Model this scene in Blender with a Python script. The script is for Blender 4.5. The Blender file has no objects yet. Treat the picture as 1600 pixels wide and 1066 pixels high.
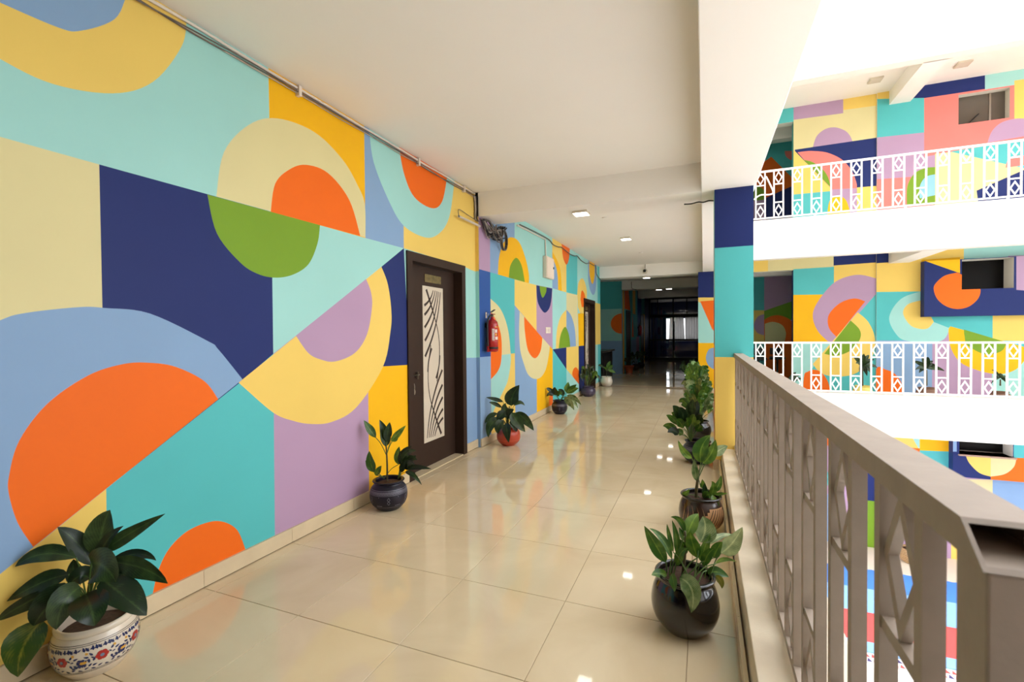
import bpy, bmesh, math, random
from mathutils import Vector, Matrix
from mathutils.geometry import delaunay_2d_cdt
random.seed(7)
scene = bpy.context.scene
COL = scene.collection
# ------------------------------------------------------------------ camera
FPX, YAW, PITCH, ROLL, EYE = 734.593, 0.387186, -0.016739, -0.00905, 1.393
CAM = Vector((0, 0, EYE))
fw = Vector((-math.sin(YAW)*math.cos(PITCH), math.cos(YAW)*math.cos(PITCH), math.sin(PITCH)))
_r = Vector((math.cos(YAW), math.sin(YAW), 0)); _u = _r.cross(fw)
rt = _r*math.cos(ROLL) + _u*math.sin(ROLL); up = _u*math.cos(ROLL) - _r*math.sin(ROLL)
cd = bpy.data.cameras.new('camera'); cam = bpy.data.objects.new('camera', cd); COL.objects.link(cam)
cd.sensor_width = 36; cd.lens = FPX/1600*36; cd.clip_start = 0.02; cd.clip_end = 200
cam.matrix_world = Matrix(((rt.x, up.x, -fw.x, CAM.x), (rt.y, up.y, -fw.y, CAM.y), (rt.z, up.z, -fw.z, CAM.z), (0, 0, 0, 1)))
cd.dof.use_dof = True; cd.dof.focus_distance = 4.5; cd.dof.aperture_fstop = 5.0
scene.camera = cam
# ------------------------------------------------------------------ world: bright overcast sky
SKY = 3.6
w = bpy.data.worlds.new('overcast_sky'); scene.world = w; w.use_nodes = True
bg = w.node_tree.nodes['Background']; bg.inputs[0].default_value = (0.96, 1.0, 1.06, 1); bg.inputs[1].default_value = SKY
vs = scene.view_settings; vs.view_transform = 'Standard'; vs.look = 'None'; vs.exposure = 0.52; vs.gamma = 1.0
vs.use_curve_mapping = False

# ------------------------------------------------------------------ helpers
def ray(x, y): return fw + rt*((x-800)/FPX) - up*((y-533)/FPX)
def on_x(x, y, X): d = ray(x, y); return CAM + d*(X/d.x)
def on_y(x, y, Y): d = ray(x, y); return CAM + d*(Y/d.y)
def on_z(x, y, Z): d = ray(x, y); return CAM + d*((Z-EYE)/d.z)
def at_depth(x, y, t): return CAM + ray(x, y)*t
def lin(c):
    return tuple(((v/255)/12.92 if v/255 <= .04045 else ((v/255+.055)/1.055)**2.4) for v in c) + (1,)
MATS = {}
def mat(name, c, rough=.55, metal=0, var=.06, vscale=3, bump=0, bscale=60, spec=.5, emit=0, coat=0):
    if name in MATS: return MATS[name]
    m = bpy.data.materials.new(name); m.use_nodes = True; MATS[name] = m
    nt = m.node_tree; b = nt.nodes['Principled BSDF']; c = lin(c)
    b.inputs['Roughness'].default_value = rough; b.inputs['Metallic'].default_value = metal
    b.inputs['Specular IOR Level'].default_value = spec; b.inputs['Coat Weight'].default_value = coat
    b.inputs['Coat Roughness'].default_value = .06
    b.inputs['Base Color'].default_value = c
    tc = nt.nodes.new('ShaderNodeTexCoord')
    if var:
        n = nt.nodes.new('ShaderNodeTexNoise'); n.inputs['Scale'].default_value = vscale; n.inputs['Detail'].default_value = 5
        nt.links.new(tc.outputs['Object'], n.inputs['Vector'])
        r = nt.nodes.new('ShaderNodeMapRange'); r.inputs[1].default_value = .25; r.inputs[2].default_value = .75
        r.inputs[3].default_value = 1-var; r.inputs[4].default_value = 1+var
        nt.links.new(n.outputs['Fac'], r.inputs[0])
        hs = nt.nodes.new('ShaderNodeHueSaturation'); hs.inputs['Color'].default_value = c
        nt.links.new(r.outputs[0], hs.inputs['Value']); nt.links.new(hs.outputs[0], b.inputs['Base Color'])
    if bump:
        n2 = nt.nodes.new('ShaderNodeTexNoise'); n2.inputs['Scale'].default_value = bscale; n2.inputs['Detail'].default_value = 4
        nt.links.new(tc.outputs['Object'], n2.inputs['Vector'])
        bp = nt.nodes.new('ShaderNodeBump'); bp.inputs['Strength'].default_value = bump; bp.inputs['Distance'].default_value = .004
        nt.links.new(n2.outputs['Fac'], bp.inputs['Height']); nt.links.new(bp.outputs[0], b.inputs['Normal'])
    if emit:
        b.inputs['Emission Color'].default_value = c; b.inputs['Emission Strength'].default_value = emit
    return m
PAINT = {k: mat('paint_'+k, tuple(q*.96 for q in c), .55, var=.035, vscale=1.7, bump=.05, bscale=45, spec=.2) for k, c in dict(
    aqua=(168, 222, 214), cream=(230, 217, 160), yellow=(247, 210, 108), amber=(254, 190, 20), navy=(34, 48, 108),
    blue=(140, 172, 208), orange=(250, 112, 24), green=(126, 164, 44), turquoise=(90, 194, 194), lilac=(188, 154, 184),
    pink=(244, 134, 124), royal=(50, 92, 164), white=(238, 232, 220), sky=(150, 205, 240)).items()}
CEIL = mat('ceiling_plaster', (249, 243, 235), .8, var=.02, vscale=.8)
WHITE = mat('white_plaster', (240, 234, 224), .75, var=.03, vscale=1.5, bump=.1)
STONE = mat('marble_coping', (226, 210, 184), .4, var=.08, vscale=9, bump=.12, bscale=120)
SKIRT = mat('skirting_tile', (214, 194, 158), .3, var=.06, vscale=7)
GROUT = mat('grout', (150, 128, 100), .8, var=.05)
DARKW = mat('dark_laminate', (52, 35, 26), .5, var=.12, vscale=6, spec=.25)
BLACK = mat('black_matte', (24, 22, 22), .5)
STEEL = mat('brushed_steel', (190, 186, 178), .3, 1, var=.05)
RAILP = mat('rail_cream_paint', (154, 138, 123), .5, var=.10, vscale=14, bump=.12, bscale=90)
RAILW = mat('rail_white_paint', (250, 246, 238), .5, var=.02)
SOIL = mat('soil', (70, 48, 34), .95, var=.35, vscale=60, bump=.9, bscale=70)
WIRE = mat('grey_cable', (104, 92, 84), .6)
WIREW = mat('white_conduit', (228, 214, 200), .5)
LED = mat('led_diffuser', (255, 250, 240), .5, var=0, emit=8)
HOUS = mat('lamp_housing', (206, 194, 172), .5)

def tilemat():
    m = mat('polished_tile', (222, 203, 172), .05, var=0, spec=.5)
    nt = m.node_tree; b = nt.nodes['Principled BSDF']; tc = nt.nodes.new('ShaderNodeTexCoord')
    g = nt.nodes.new('ShaderNodeNewGeometry')
    n = nt.nodes.new('ShaderNodeTexNoise'); n.inputs['Scale'].default_value = 1.6; n.inputs['Detail'].default_value = 6; n.inputs['Distortion'].default_value = 1.2
    nt.links.new(g.outputs['Position'], n.inputs['Vector'])
    rp = nt.nodes.new('ShaderNodeValToRGB'); rp.color_ramp.elements[0].position = .3; rp.color_ramp.elements[1].position = .7
    rp.color_ramp.elements[0].color = lin((212, 190, 154)); rp.color_ramp.elements[1].color = lin((226, 207, 172))
    nt.links.new(n.outputs['Fac'], rp.inputs[0])
    oi = nt.nodes.new('ShaderNodeObjectInfo'); r = nt.nodes.new('ShaderNodeMapRange'); r.inputs[3].default_value = .97; r.inputs[4].default_value = 1.03
    nt.links.new(oi.outputs['Random'], r.inputs[0])
    hs = nt.nodes.new('ShaderNodeHueSaturation'); nt.links.new(rp.outputs[0], hs.inputs['Color']); nt.links.new(r.outputs[0], hs.inputs['Value'])
    nt.links.new(hs.outputs[0], b.inputs['Base Color'])
    n2 = nt.nodes.new('ShaderNodeTexNoise'); n2.inputs['Scale'].default_value = 5; nt.links.new(g.outputs['Position'], n2.inputs['Vector'])
    r2 = nt.nodes.new('ShaderNodeMapRange'); r2.inputs[3].default_value = .02; r2.inputs[4].default_value = .07
    nt.links.new(n2.outputs['Fac'], r2.inputs[0]); nt.links.new(r2.outputs[0], b.inputs['Roughness'])
    return m
TILE = tilemat()
def leafmat(name, dark, light, vari=.0):
    m = bpy.data.materials.new(name); m.use_nodes = True; nt = m.node_tree; b = nt.nodes['Principled BSDF']
    uv = nt.nodes.new('ShaderNodeUVMap'); sp = nt.nodes.new('ShaderNodeSeparateXYZ'); nt.links.new(uv.outputs[0], sp.inputs[0])
    def math_(op, a, v=None, b_=None):
        n = nt.nodes.new('ShaderNodeMath'); n.operation = op
        for i, q in enumerate((a, v if b_ is None else b_)):
            if q is None: continue
            if isinstance(q, (int, float)): n.inputs[i].default_value = q
            else: nt.links.new(q, n.inputs[i])
        return n.outputs[0]
    d = math_('ABSOLUTE', math_('SUBTRACT', sp.outputs[0], .5))          # distance from the midrib
    vein = math_('ABSOLUTE', math_('SINE', math_('MULTIPLY', math_('SUBTRACT', sp.outputs[1], d), 34.0)))
    mr = nt.nodes.new('ShaderNodeMapRange'); mr.inputs[1].default_value = 0; mr.inputs[2].default_value = .07; mr.inputs[3].default_value = 1; mr.inputs[4].default_value = 0
    nt.links.new(d, mr.inputs[0])
    g = nt.nodes.new('ShaderNodeNewGeometry'); n = nt.nodes.new('ShaderNodeTexNoise'); n.inputs['Scale'].default_value = 22; n.inputs['Detail'].default_value = 4
    nt.links.new(g.outputs['Position'], n.inputs['Vector'])
    f = math_('ADD', math_('MULTIPLY', n.outputs['Fac'], .9), math_('MULTIPLY', vein, .14))
    f = math_('ADD', math_('SUBTRACT', f, .32 - vari), math_('MULTIPLY', mr.outputs[0], .35))
    oi = nt.nodes.new('ShaderNodeObjectInfo'); f = math_('ADD', f, math_('MULTIPLY', math_('SUBTRACT', oi.outputs['Random'], .5), .35))
    cr = nt.nodes.new('ShaderNodeValToRGB'); cr.color_ramp.elements[0].position = .15; cr.color_ramp.elements[1].position = .95
    cr.color_ramp.elements[0].color = lin(dark); cr.color_ramp.elements[1].color = lin(light)
    nt.links.new(f, cr.inputs[0]); nt.links.new(cr.outputs[0], b.inputs['Base Color'])
    b.inputs['Roughness'].default_value = .38
    tr = nt.nodes.new('ShaderNodeBsdfTranslucent'); nt.links.new(cr.outputs[0], tr.inputs[0])
    mx = nt.nodes.new('ShaderNodeMixShader'); mx.inputs[0].default_value = .18
    nt.links.new(b.outputs[0], mx.inputs[1]); nt.links.new(tr.outputs[0], mx.inputs[2])
    nt.links.new(mx.outputs[0], nt.nodes['Material Output'].inputs[0])
    return m
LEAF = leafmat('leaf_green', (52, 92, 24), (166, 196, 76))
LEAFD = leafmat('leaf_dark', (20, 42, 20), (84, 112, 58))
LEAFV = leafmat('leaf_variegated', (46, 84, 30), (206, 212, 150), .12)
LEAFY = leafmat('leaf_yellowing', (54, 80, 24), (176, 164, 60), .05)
STEM = mat('plant_stem', (74, 66, 34), .6, var=.2, vscale=30)
STEMG = mat('green_petiole', (84, 112, 50), .5, var=.15, vscale=30)

def wloc(p):
    v = Vector((0, 0, 0))
    while p: v += p.location; p = p.parent
    return v
def tag(o, label=None, cat=None, group=None, kind=None):
    if label: o['label'] = label
    if cat: o['category'] = cat
    if group: o['group'] = group
    if kind: o['kind'] = kind
    return o
def empty(name, loc, label, cat, group=None, kind=None):
    o = bpy.data.objects.new(name, None); COL.objects.link(o); o.location = loc; o.empty_display_size = .1
    return tag(o, label, cat, group, kind)
def mk(name, verts, faces, m, parent=None, smooth=False, idx=None, uvs=None):
    off = wloc(parent) if parent else Vector((0, 0, 0))
    me = bpy.data.meshes.new(name); me.from_pydata([tuple(Vector(v)-off) for v in verts], [], faces)
    for q in (m if isinstance(m, (list, tuple)) else [m]): me.materials.append(q)
    if idx: me.polygons.foreach_set('material_index', idx)
    if smooth: me.polygons.foreach_set('use_smooth', [True]*len(me.polygons))
    if uvs:
        ul = me.uv_layers.new(name='UVMap')
        for l in me.loops: ul.data[l.index].uv = uvs[l.vertex_index]
    me.update()
    o = bpy.data.objects.new(name, me); COL.objects.link(o)
    if parent: o.parent = parent
    return o
BOXF = [(0, 3, 2, 1), (4, 5, 6, 7), (0, 1, 5, 4), (1, 2, 6, 5), (2, 3, 7, 6), (3, 0, 4, 7)]
def boxv(x0, x1, y0, y1, z0, z1):
    return [(x0, y0, z0), (x1, y0, z0), (x1, y1, z0), (x0, y1, z0), (x0, y0, z1), (x1, y0, z1), (x1, y1, z1), (x0, y1, z1)]
def box(name, x0, x1, y0, y1, z0, z1, m, parent=None, bevel=0):
    o = mk(name, boxv(x0, x1, y0, y1, z0, z1), BOXF, m, parent)
    if bevel: bev(o, bevel)
    return o
def bev(o, wdt, seg=2):
    bm = bmesh.new(); bm.from_mesh(o.data)
    bmesh.ops.bevel(bm, geom=bm.edges[:], offset=wdt, segments=seg, affect='EDGES', profile=.5)
    bm.to_mesh(o.data); bm.free()
def boxes(name, lst, m, parent=None, idx=None):
    v, f = [], []
    for b in lst:
        n = len(v); v += boxv(*b); f += [tuple(i+n for i in q) for q in BOXF]
    return mk(name, v, f, m, parent)
def lathe(name, prof, c, m, parent=None, seg=40, smooth=True):
    v, f = [], []; n = len(prof)
    for i in range(seg):
        a = 2*math.pi*i/seg
        for r, z in prof: v.append((c[0]+r*math.cos(a), c[1]+r*math.sin(a), c[2]+z))
    for i in range(seg):
        j = (i+1) % seg
        for k in range(n-1):
            f.append((i*n+k, j*n+k, j*n+k+1, i*n+k+1))
    o = mk(name, v, f, m, parent, smooth)
    bm = bmesh.new(); bm.from_mesh(o.data); bmesh.ops.remove_doubles(bm, verts=bm.verts, dist=1e-5); bm.to_mesh(o.data); bm.free()
    if smooth: o.data.polygons.foreach_set('use_smooth', [True]*len(o.data.polygons))
    return o
def tubev(pts, r, seg=6, taper=1.0):
    pts = [Vector(p) for p in pts]; v, f = [], []; n = len(pts); ref = Vector((.13, .31, .94))
    for i, p in enumerate(pts):
        t = (pts[min(i+1, n-1)] - pts[max(i-1, 0)]).normalized()
        a = t.cross(ref); a = a.normalized() if a.length > 1e-4 else Vector((1, 0, 0)); b = t.cross(a)
        rr = r*(1+(taper-1)*i/max(1, n-1))
        for k in range(seg):
            q = 2*math.pi*k/seg; v.append(p+(a*math.cos(q)+b*math.sin(q))*rr)
    for i in range(n-1):
        for k in range(seg):
            j = (k+1) % seg; f.append((i*seg+k, i*seg+j, (i+1)*seg+j, (i+1)*seg+k))
    f.append(tuple(range(seg))); f.append(tuple(range((n-1)*seg, n*seg)))
    return v, f
def tube(name, pts, r, m, parent=None, seg=8, taper=1.0):
    v, f = tubev(pts, r, seg, taper); return mk(name, v, f, m, parent, True)
def cr(pts, n=6):
    """Catmull-Rom through pts (tuples or Vectors)."""
    P = [Vector(p) for p in pts]; out = []
    for i in range(len(P)-1):
        a, b, c, d = P[max(i-1, 0)], P[i], P[i+1], P[min(i+2, len(P)-1)]
        for k in range(n):
            t = k/n; out.append(.5*((2*b)+(c-a)*t+(2*a-5*b+4*c-d)*t*t+(3*b-a-3*c+d)*t**3))
    out.append(P[-1]); return out
def link_copy(o, parent=None, dv=(0, 0, 0)):
    c = o.copy(); COL.objects.link(c); c.parent = parent; c.location = o.location + Vector(dv); return c
def copy_tree(o, dv):
    r = link_copy(o, None, dv)
    for ch in list(o.children):
        c = link_copy(ch, r)
        for g in list(ch.children): link_copy(g, c)
    return r

# ------------------------------------------------------------------ painted walls
def inside(p, poly):
    x, y = p; c = False; j = len(poly)-1
    for i in range(len(poly)):
        xi, yi = poly[i]; xj, yj = poly[j]
        if (yi > y) != (yj > y) and x < (xj-xi)*(y-yi)/(yj-yi)+xi: c = not c
        j = i
    return c
def clip(poly, r):
    a0, b0, a1, b1 = r
    for ax, val, keep in ((0, a0, 1), (0, a1, -1), (1, b0, 1), (1, b1, -1)):
        out = []
        for i in range(len(poly)):
            p, q = poly[i-1], poly[i]; ip = (p[ax]-val)*keep >= 0; iq = (q[ax]-val)*keep >= 0
            if ip != iq:
                t = (val-p[ax])/(q[ax]-p[ax]); out.append((p[0]+(q[0]-p[0])*t, p[1]+(q[1]-p[1])*t))
            if iq: out.append(q)
        poly = out
        if not poly: return []
    return poly
def A(*pts, end=()):                      # smooth arc, closed by a chord or by extra straight points
    return [tuple(v) for v in cr(pts, 6)] + list(end)
def painted_wall(name, axis, val, rect, layers, holes=(), thick=.2, label=None, side='white', kind='structure', cat='wall', parent=None, reveal='white'):
    """axis 'X': a=Y, wall looks to +X; axis 'Y': a=X, wall looks to -Y. Layers are (paint, px polygon) or (paint, polygon, 'm') in metres."""
    def conv(p):
        q = on_x(p[0], p[1], val) if axis == 'X' else on_y(p[0], p[1], val)
        return (q.y if axis == 'X' else q.x, q.z)
    def to3(a, b, d=0): return (val-d, a, b) if axis == 'X' else (a, val+d, b)
    polys = []; names = []
    for L in layers:
        pl = [tuple(p) for p in L[1]] if len(L) > 2 else [conv(p) for p in L[1]]
        pl = clip(pl, rect)
        if len(pl) > 2: polys.append((L[0], pl))
    a0, b0, a1, b1 = rect
    vs_, es = [], []
    def add(pl):
        n = len(vs_); vs_.extend(Vector(p) for p in pl); es.extend((n+i, n+(i+1) % len(pl)) for i in range(len(pl)))
    add([(a0, b0), (a1, b0), (a1, b1), (a0, b1)])
    for h in holes: add([(h[0], h[1]), (h[2], h[1]), (h[2], h[3]), (h[0], h[3])])
    for _, pl in polys: add(pl)
    V, _, F, *_ = delaunay_2d_cdt(vs_, es, [], 0, 2e-4)
    bb = [(min(p[0] for p in pl), max(p[0] for p in pl), min(p[1] for p in pl), max(p[1] for p in pl)) for _, pl in polys]
    used = []; faces = []; idx = []
    for f in F:
        cx = sum(V[i].x for i in f)/len(f); cy = sum(V[i].y for i in f)/len(f)
        if any(h[0] < cx < h[2] and h[1] < cy < h[3] for h in holes): continue
        colr = side
        for k in range(len(polys)-1, -1, -1):
            b = bb[k]
            if b[0] <= cx <= b[1] and b[2] <= cy <= b[3] and inside((cx, cy), polys[k][1]): colr = polys[k][0]; break
        if colr not in used: used.append(colr)
        faces.append(tuple(f) if axis == 'X' else tuple(f)); idx.append(used.index(colr))
    verts = [to3(v.x, v.y) for v in V]; nf = len(faces)
    # the wall's own body behind the painted face
    if side not in used: used.append(side)
    si = used.index(side); n = len(verts)
    c8 = [to3(a, b, d) for d in (0, thick) for a, b in ((a0, b0), (a1, b0), (a1, b1), (a0, b1))]
    verts += c8
    for q in ((0, 1, 5, 4), (1, 2, 6, 5), (2, 3, 7, 6), (3, 0, 4, 7)): faces.append(tuple(n+i for i in q)); idx.append(si)
    if holes:
        n = len(verts); verts += [to3(v.x, v.y, thick) for v in V]
        for f in faces[:nf]: faces.append(tuple(n+i for i in f)); idx.append(si)
    else: faces.append(tuple(n+i for i in (4, 5, 6, 7))); idx.append(si)
    if reveal not in used: used.append(reveal)
    ri = used.index(reveal)
    for h in holes:
        n = len(verts); verts += [to3(a, b, d) for d in (0, thick) for a, b in ((h[0], h[1]), (h[2], h[1]), (h[2], h[3]), (h[0], h[3]))]
        for q in ((0, 1, 5, 4), (1, 2, 6, 5), (2, 3, 7, 6), (3, 0, 4, 7)): faces.append(tuple(n+i for i in q)); idx.append(ri)
    o = mk(name, verts, faces, [PAINT[u] for u in used], parent, idx=idx)
    if parent is None: tag(o, label, cat, kind=kind)
    return o
XW, XW2, CZ, BZ, F = -2.57, -2.525, 3.10, 2.81, 3.375

# ================================================================== STRUCTURE
# ---- floor with single tiles
floor = box('floor', -2.75, .50, -4, 12.45, -.3, -.004, GROUT); tag(floor, 'polished cream tiled corridor floor between the mural wall and the railing', 'floor', kind='structure')
def tile_mesh(wx, wy):
    b = .0012; m = bpy.data.meshes.new('tile')
    v = [(-wx/2, -wy/2, -.012), (wx/2, -wy/2, -.012), (wx/2, wy/2, -.012), (-wx/2, wy/2, -.012),
         (-wx/2, -wy/2, -b), (wx/2, -wy/2, -b), (wx/2, wy/2, -b), (-wx/2, wy/2, -b),
         (-wx/2+b, -wy/2+b, 0), (wx/2-b, -wy/2+b, 0), (wx/2-b, wy/2-b, 0), (-wx/2+b, wy/2-b, 0)]
    m.from_pydata(v, [], [(0, 1, 5, 4), (1, 2, 6, 5), (2, 3, 7, 6), (3, 0, 4, 7), (4, 5, 9, 8), (5, 6, 10, 9), (6, 7, 11, 10), (7, 4, 8, 11), (8, 9, 10, 11)])
    m.materials.append(TILE); return m
xs = [-2.565, -2.468, -1.868, -1.268, -.668, -.068, .145]
for i in range(6):
    me = tile_mesh(xs[i+1]-xs[i]-.003, .597)
    for j in range(-10, 17):
        y0 = 2.336+.6*j
        if y0 + .6 > 12.4: continue
        t = bpy.data.objects.new('tile', me); COL.objects.link(t); t.parent = floor; t.location = ((xs[i]+xs[i+1])/2, y0+.3, 0)
# ---- left wall, near section
S1 = [
    ('aqua', [(-4, 0), (5.2, 0), (5.2, 3.2), (-4, 3.2)], 'm'),
    ('yellow', [(-4, 1.9), (-.6, 1.9), (-.6, 3.2), (-4, 3.2)], 'm'), ('navy', [(-4, 0), (-1.2, 0), (-1.2, 1.9), (-4, 1.9)], 'm'),
    ('turquoise', [(-1.2, 0), (-.2, 0), (-.2, 1.9), (-1.2, 1.9)], 'm'), ('amber', [(-.2, 0), (.25, 0), (.25, .9), (-.2, .9)], 'm'),
    ('cream', [(-300, 130), (155, 257), (160, 480), (168, 764), (-300, 1138)]),
    ('navy', [(155, 257), (631, 388), (427, 553), (375, 598), (166, 764), (160, 480)]),
    ('aqua', [(424, 331), (631, 388), (427, 553)]),
    ('amber', [(417, 0), (568, 100), (571, 372), (424, 331)]),
    ('blue', [(568, 100), (629, 150), (631, 388), (571, 372)]),
    ('yellow', [(629, 150), (762, 220), (746, 427), (728, 418), (631, 388)]),
    ('aqua', [(700, 409), (747, 426), (747, 560), (700, 560)]), ('blue', [(700, 560), (747, 559), (747, 760), (700, 760)]),
    ('yellow', A((291.5, 34), (283, 74), (239, 128), (176, 146), (82, 131), (0, 92), (-80, 40), end=[(-80, -300), (291, -300)])),
    ('blue', A((198, -8), (179, 30), (126.5, 48), (91, 43), (0, 4), end=[(0, -300), (198, -300)])),
    ('cream', A((338, 307), (350, 237.5), (389, 195), (433, 185), (490.5, 206), (534.5, 248.5), (559, 290), (570, 320), (571, 371))),
    ('orange', A((423, 331), (430, 287), (452, 265), (478, 257.6), (512.5, 270.5), (545.5, 312), (563, 369))),
    ('green', A((324, 304), (339, 365), (375, 410), (402.5, 428), (430, 434), (457.5, 429.4), (482, 413), (496, 381), (500, 352))),
    ('aqua', A((576.6, 200), (584, 254), (609, 317), (631, 353), (664, 371), (686, 365), (702, 339), (710.5, 280), end=[(710, 200), (577, 80)])),
    ('orange', A((623, 226), (631, 270.5), (647, 307.6), (675, 325.5), (691, 314.5), (699, 274), end=[(699, 200), (623, 130)])),
    ('yellow', [(-300, 1138), (166, 764), (172, 1100), (-300, 1600)]),
    ('turquoise', [(166, 764), (375, 598), (427, 553), (431, 1000), (170, 1150)]),
    ('lilac', [(427, 553), (575, 434), (578, 900), (431, 1000)]),
    ('navy', [(573, 436), (631, 388), (640, 571), (575, 575)]),
    ('amber', [(575, 574), (645, 570), (650, 850), (578, 900)]),
    ('blue', A((379, 593), (341, 546), (324.5, 533), (234, 490), (165, 481.5), (124, 480), (41, 489), (0, 500.7), (-80, 540), (-150, 640), end=[(-150, 1018)])),
    ('orange', A((341, 624), (319, 595.5), (275, 573.5), (234, 567), (192.5, 569), (137.5, 587), (74, 631), (30, 689), (14, 744), (14, 773), (27.5, 817), (52, 855))),
    ('yellow', A((373, 598), (380.5, 605), (427, 645), (457.5, 657.6), (485, 662.6), (518, 659.6), (556.5, 637), (598, 574), (610, 519), (611.5, 486), (606, 444.5), (596, 417))),
    ('lilac', A((462.5, 525), (482, 552), (501.5, 562), (523.5, 565), (554, 552), (573, 524), (581, 483), (580, 458), (572, 436))),
    ('orange', A((239, 926), (247.5, 891), (264, 858), (291.5, 831), (324.5, 816.5), (349, 815.6), (371, 829), (384, 860), end=[(384, 1000), (239, 1050)])),
]
D1 = (3.70, 4.855, 2.175)
wl = painted_wall('wall_left', 'X', XW, (-4, 0, 5.152, CZ), S1, [(D1[0], -.001, D1[1], D1[2])], label='long corridor wall with a geometric mural of half discs and colour blocks around the near door')
# ---- left wall, far section (45 mm proud)
S2 = [
    ('aqua', [(5, 0), (13, 0), (13, 3.2), (5, 3.2)], 'm'),
    # row above
    ('lilac', [(746, 300), (765.5, 310), (765.8, 425.4), (746, 420)]), ('blue', [(765.5, 300), (804, 320), (804, 437), (765.8, 425.4)]),
    ('yellow', [(863, 370), (886, 380), (885, 457), (863, 450.5)]), ('turquoise', [(885, 395), (902, 400), (902, 461), (885, 457)]),
    ('amber', A((778, 429), (779.6, 403.5), (786, 381), (797.5, 371), (810.5, 377.5), (820, 400), (826, 426), (826.5, 443))),
    ('green', A((795, 434), (797.5, 415), (806.5, 403), (815, 415), (820, 441))),
    ('amber', A((863, 393), (872, 410), (876, 426), (878, 455), end=[(863, 450.5)])), ('blue', A((863, 402), (869, 418), (871.5, 434), (872, 453), end=[(863, 450.5)])),
    ('orange', A((877, 378), (878, 387), (880, 403.5), (885, 413.6), (889, 405), (890.5, 386), end=[(890, 370)])),
    ('blue', A((919, 400), (919, 435), (922, 453), (927, 461), (931, 451), (932, 420), end=[(932, 400)])),
    ('amber', A((921, 405), (921, 427.5), (925.5, 444), (929, 432), (929, 408))),
    # row below
    ('royal', [(746, 420), (766, 425.5), (767, 557), (746, 558.5)]), ('blue', [(746, 558.5), (767, 557), (768, 720), (746, 720)]),
    ('turquoise', [(766, 425.5), (804, 437), (805, 552), (767, 557)]), ('yellow', [(767, 557), (805, 552), (805.5, 700), (768, 700)]),
    ('cream', A((766.5, 467), (780, 480), (789, 498), (795, 522), (798, 553), end=[(767, 557)])),
    ('aqua', A((798, 553), (798, 567), (793.5, 594.5), (786, 612), (772, 641), (768, 655), end=[(767, 557)])),
    ('orange', A((766.5, 488), (775, 500), (782, 520), (784, 540), (783, 565), (778, 580), (767, 593))),
    ('yellow', [(804, 437), (838, 445.5), (838.5, 517.5), (804, 477)]), ('lilac', [(838, 445.5), (863, 450.5), (863.5, 546), (838.5, 517.5)]),
    ('blue', [(804, 477), (838.5, 517.5), (839, 690), (805.5, 690)]), ('amber', [(838.5, 517.5), (863.5, 546), (864, 670), (839, 690)]),
    ('cream', A((812, 487), (811, 516), (813, 547.5), (819, 570), (825, 585), (834, 592), (844.5, 590), (853, 576.5), (858, 552), (859, 541))),
    ('orange', A((819, 495), (820, 517.5), (825, 547.5), (835.5, 560), (844.5, 549), (847.5, 528))),
    ('navy', A((838, 446), (840, 471), (847.5, 486), (853.5, 488), (860, 477), (863, 451))), ('green', A((843, 447), (844.5, 457.5), (848, 465.5), (853, 457.5), (854, 449))),
    ('orange', A((858, 640), (858, 622), (862, 612), (866, 618), (868, 640))),
    ('aqua', [(863, 450.5), (885, 457), (885, 543), (863.5, 546)]), ('cream', [(885, 457), (902, 461), (903, 541), (885, 543)]),
    ('yellow', A((868.5, 545), (870, 517.5), (876, 495), (885, 484), end=[(885, 543)])), ('blue', A((885, 484), (892.5, 493.5), (898, 513), (900, 541), end=[(885, 543)])),
    ('green', A((873, 544.5), (876, 523.5), (883, 511), (889, 523.5), (891, 542))),
    ('turquoise', [(863.5, 546), (885, 577), (886, 660), (864, 670)]), ('navy', [(863.5, 546), (885, 543), (885, 577)]),
    ('yellow', [(885, 543), (904, 541), (905, 601), (885, 577)]), ('aqua', [(885, 577), (905, 601), (906, 640), (886, 660)]),
    ('orange', A((905, 601), (895, 588), (895.5, 578), (900, 574), (904.5, 580))),
    ('yellow', A((902, 460), (904, 442), (910, 435), (915, 445), (917, 462), (913, 500), (903, 480))), ('orange', A((907, 468), (908, 458), (910, 454), (914, 462), (914, 478), (909, 480))),
    ('amber', [(903, 490), (914, 490), (914, 540), (904, 541)]), ('navy', [(904, 541), (915, 540), (915, 640), (905, 640)]),
    ('yellow', [(11.5, 1.08), (12.5, 1.08), (12.5, 2.14), (11.5, 2.14)], 'm'), ('turquoise', [(12.05, 2.14), (12.5, 2.14), (12.5, 3.2), (12.05, 3.2)], 'm'),
    ('aqua', [(11.5, 0), (12.05, 0), (12.05, 1.08), (11.5, 1.08)], 'm'), ('turquoise', [(12.05, 0), (12.5, 0), (12.5, 1.08), (12.05, 1.08)], 'm'),
]
DY = 6.83
painted_wall('wall_left_far', 'X', XW2, (5.152, 0, 12.4, CZ), S2, [(D1[0]+DY, -.001, D1[1]+DY, D1[2])], thick=.245, side='turquoise', label='farther mural wall with small half discs between fire extinguisher and second door')
painted_wall('wall_left_pier', 'Y', 5.15, (XW, 0, XW2-.0004, CZ), [('yellow', [(-3, 2.15), (-2, 2.15), (-2, 4), (-3, 4)], 'm'), ('aqua', [(-3, 1.1), (-2, 1.1), (-2, 2.15), (-3, 2.15)], 'm'),
             ('blue', [(-3, 0), (-2, 0), (-2, 1.1), (-3, 1.1)], 'm')], thick=.001, side='yellow', label='narrow yellow, aqua and blue painted step in the mural wall')
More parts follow.
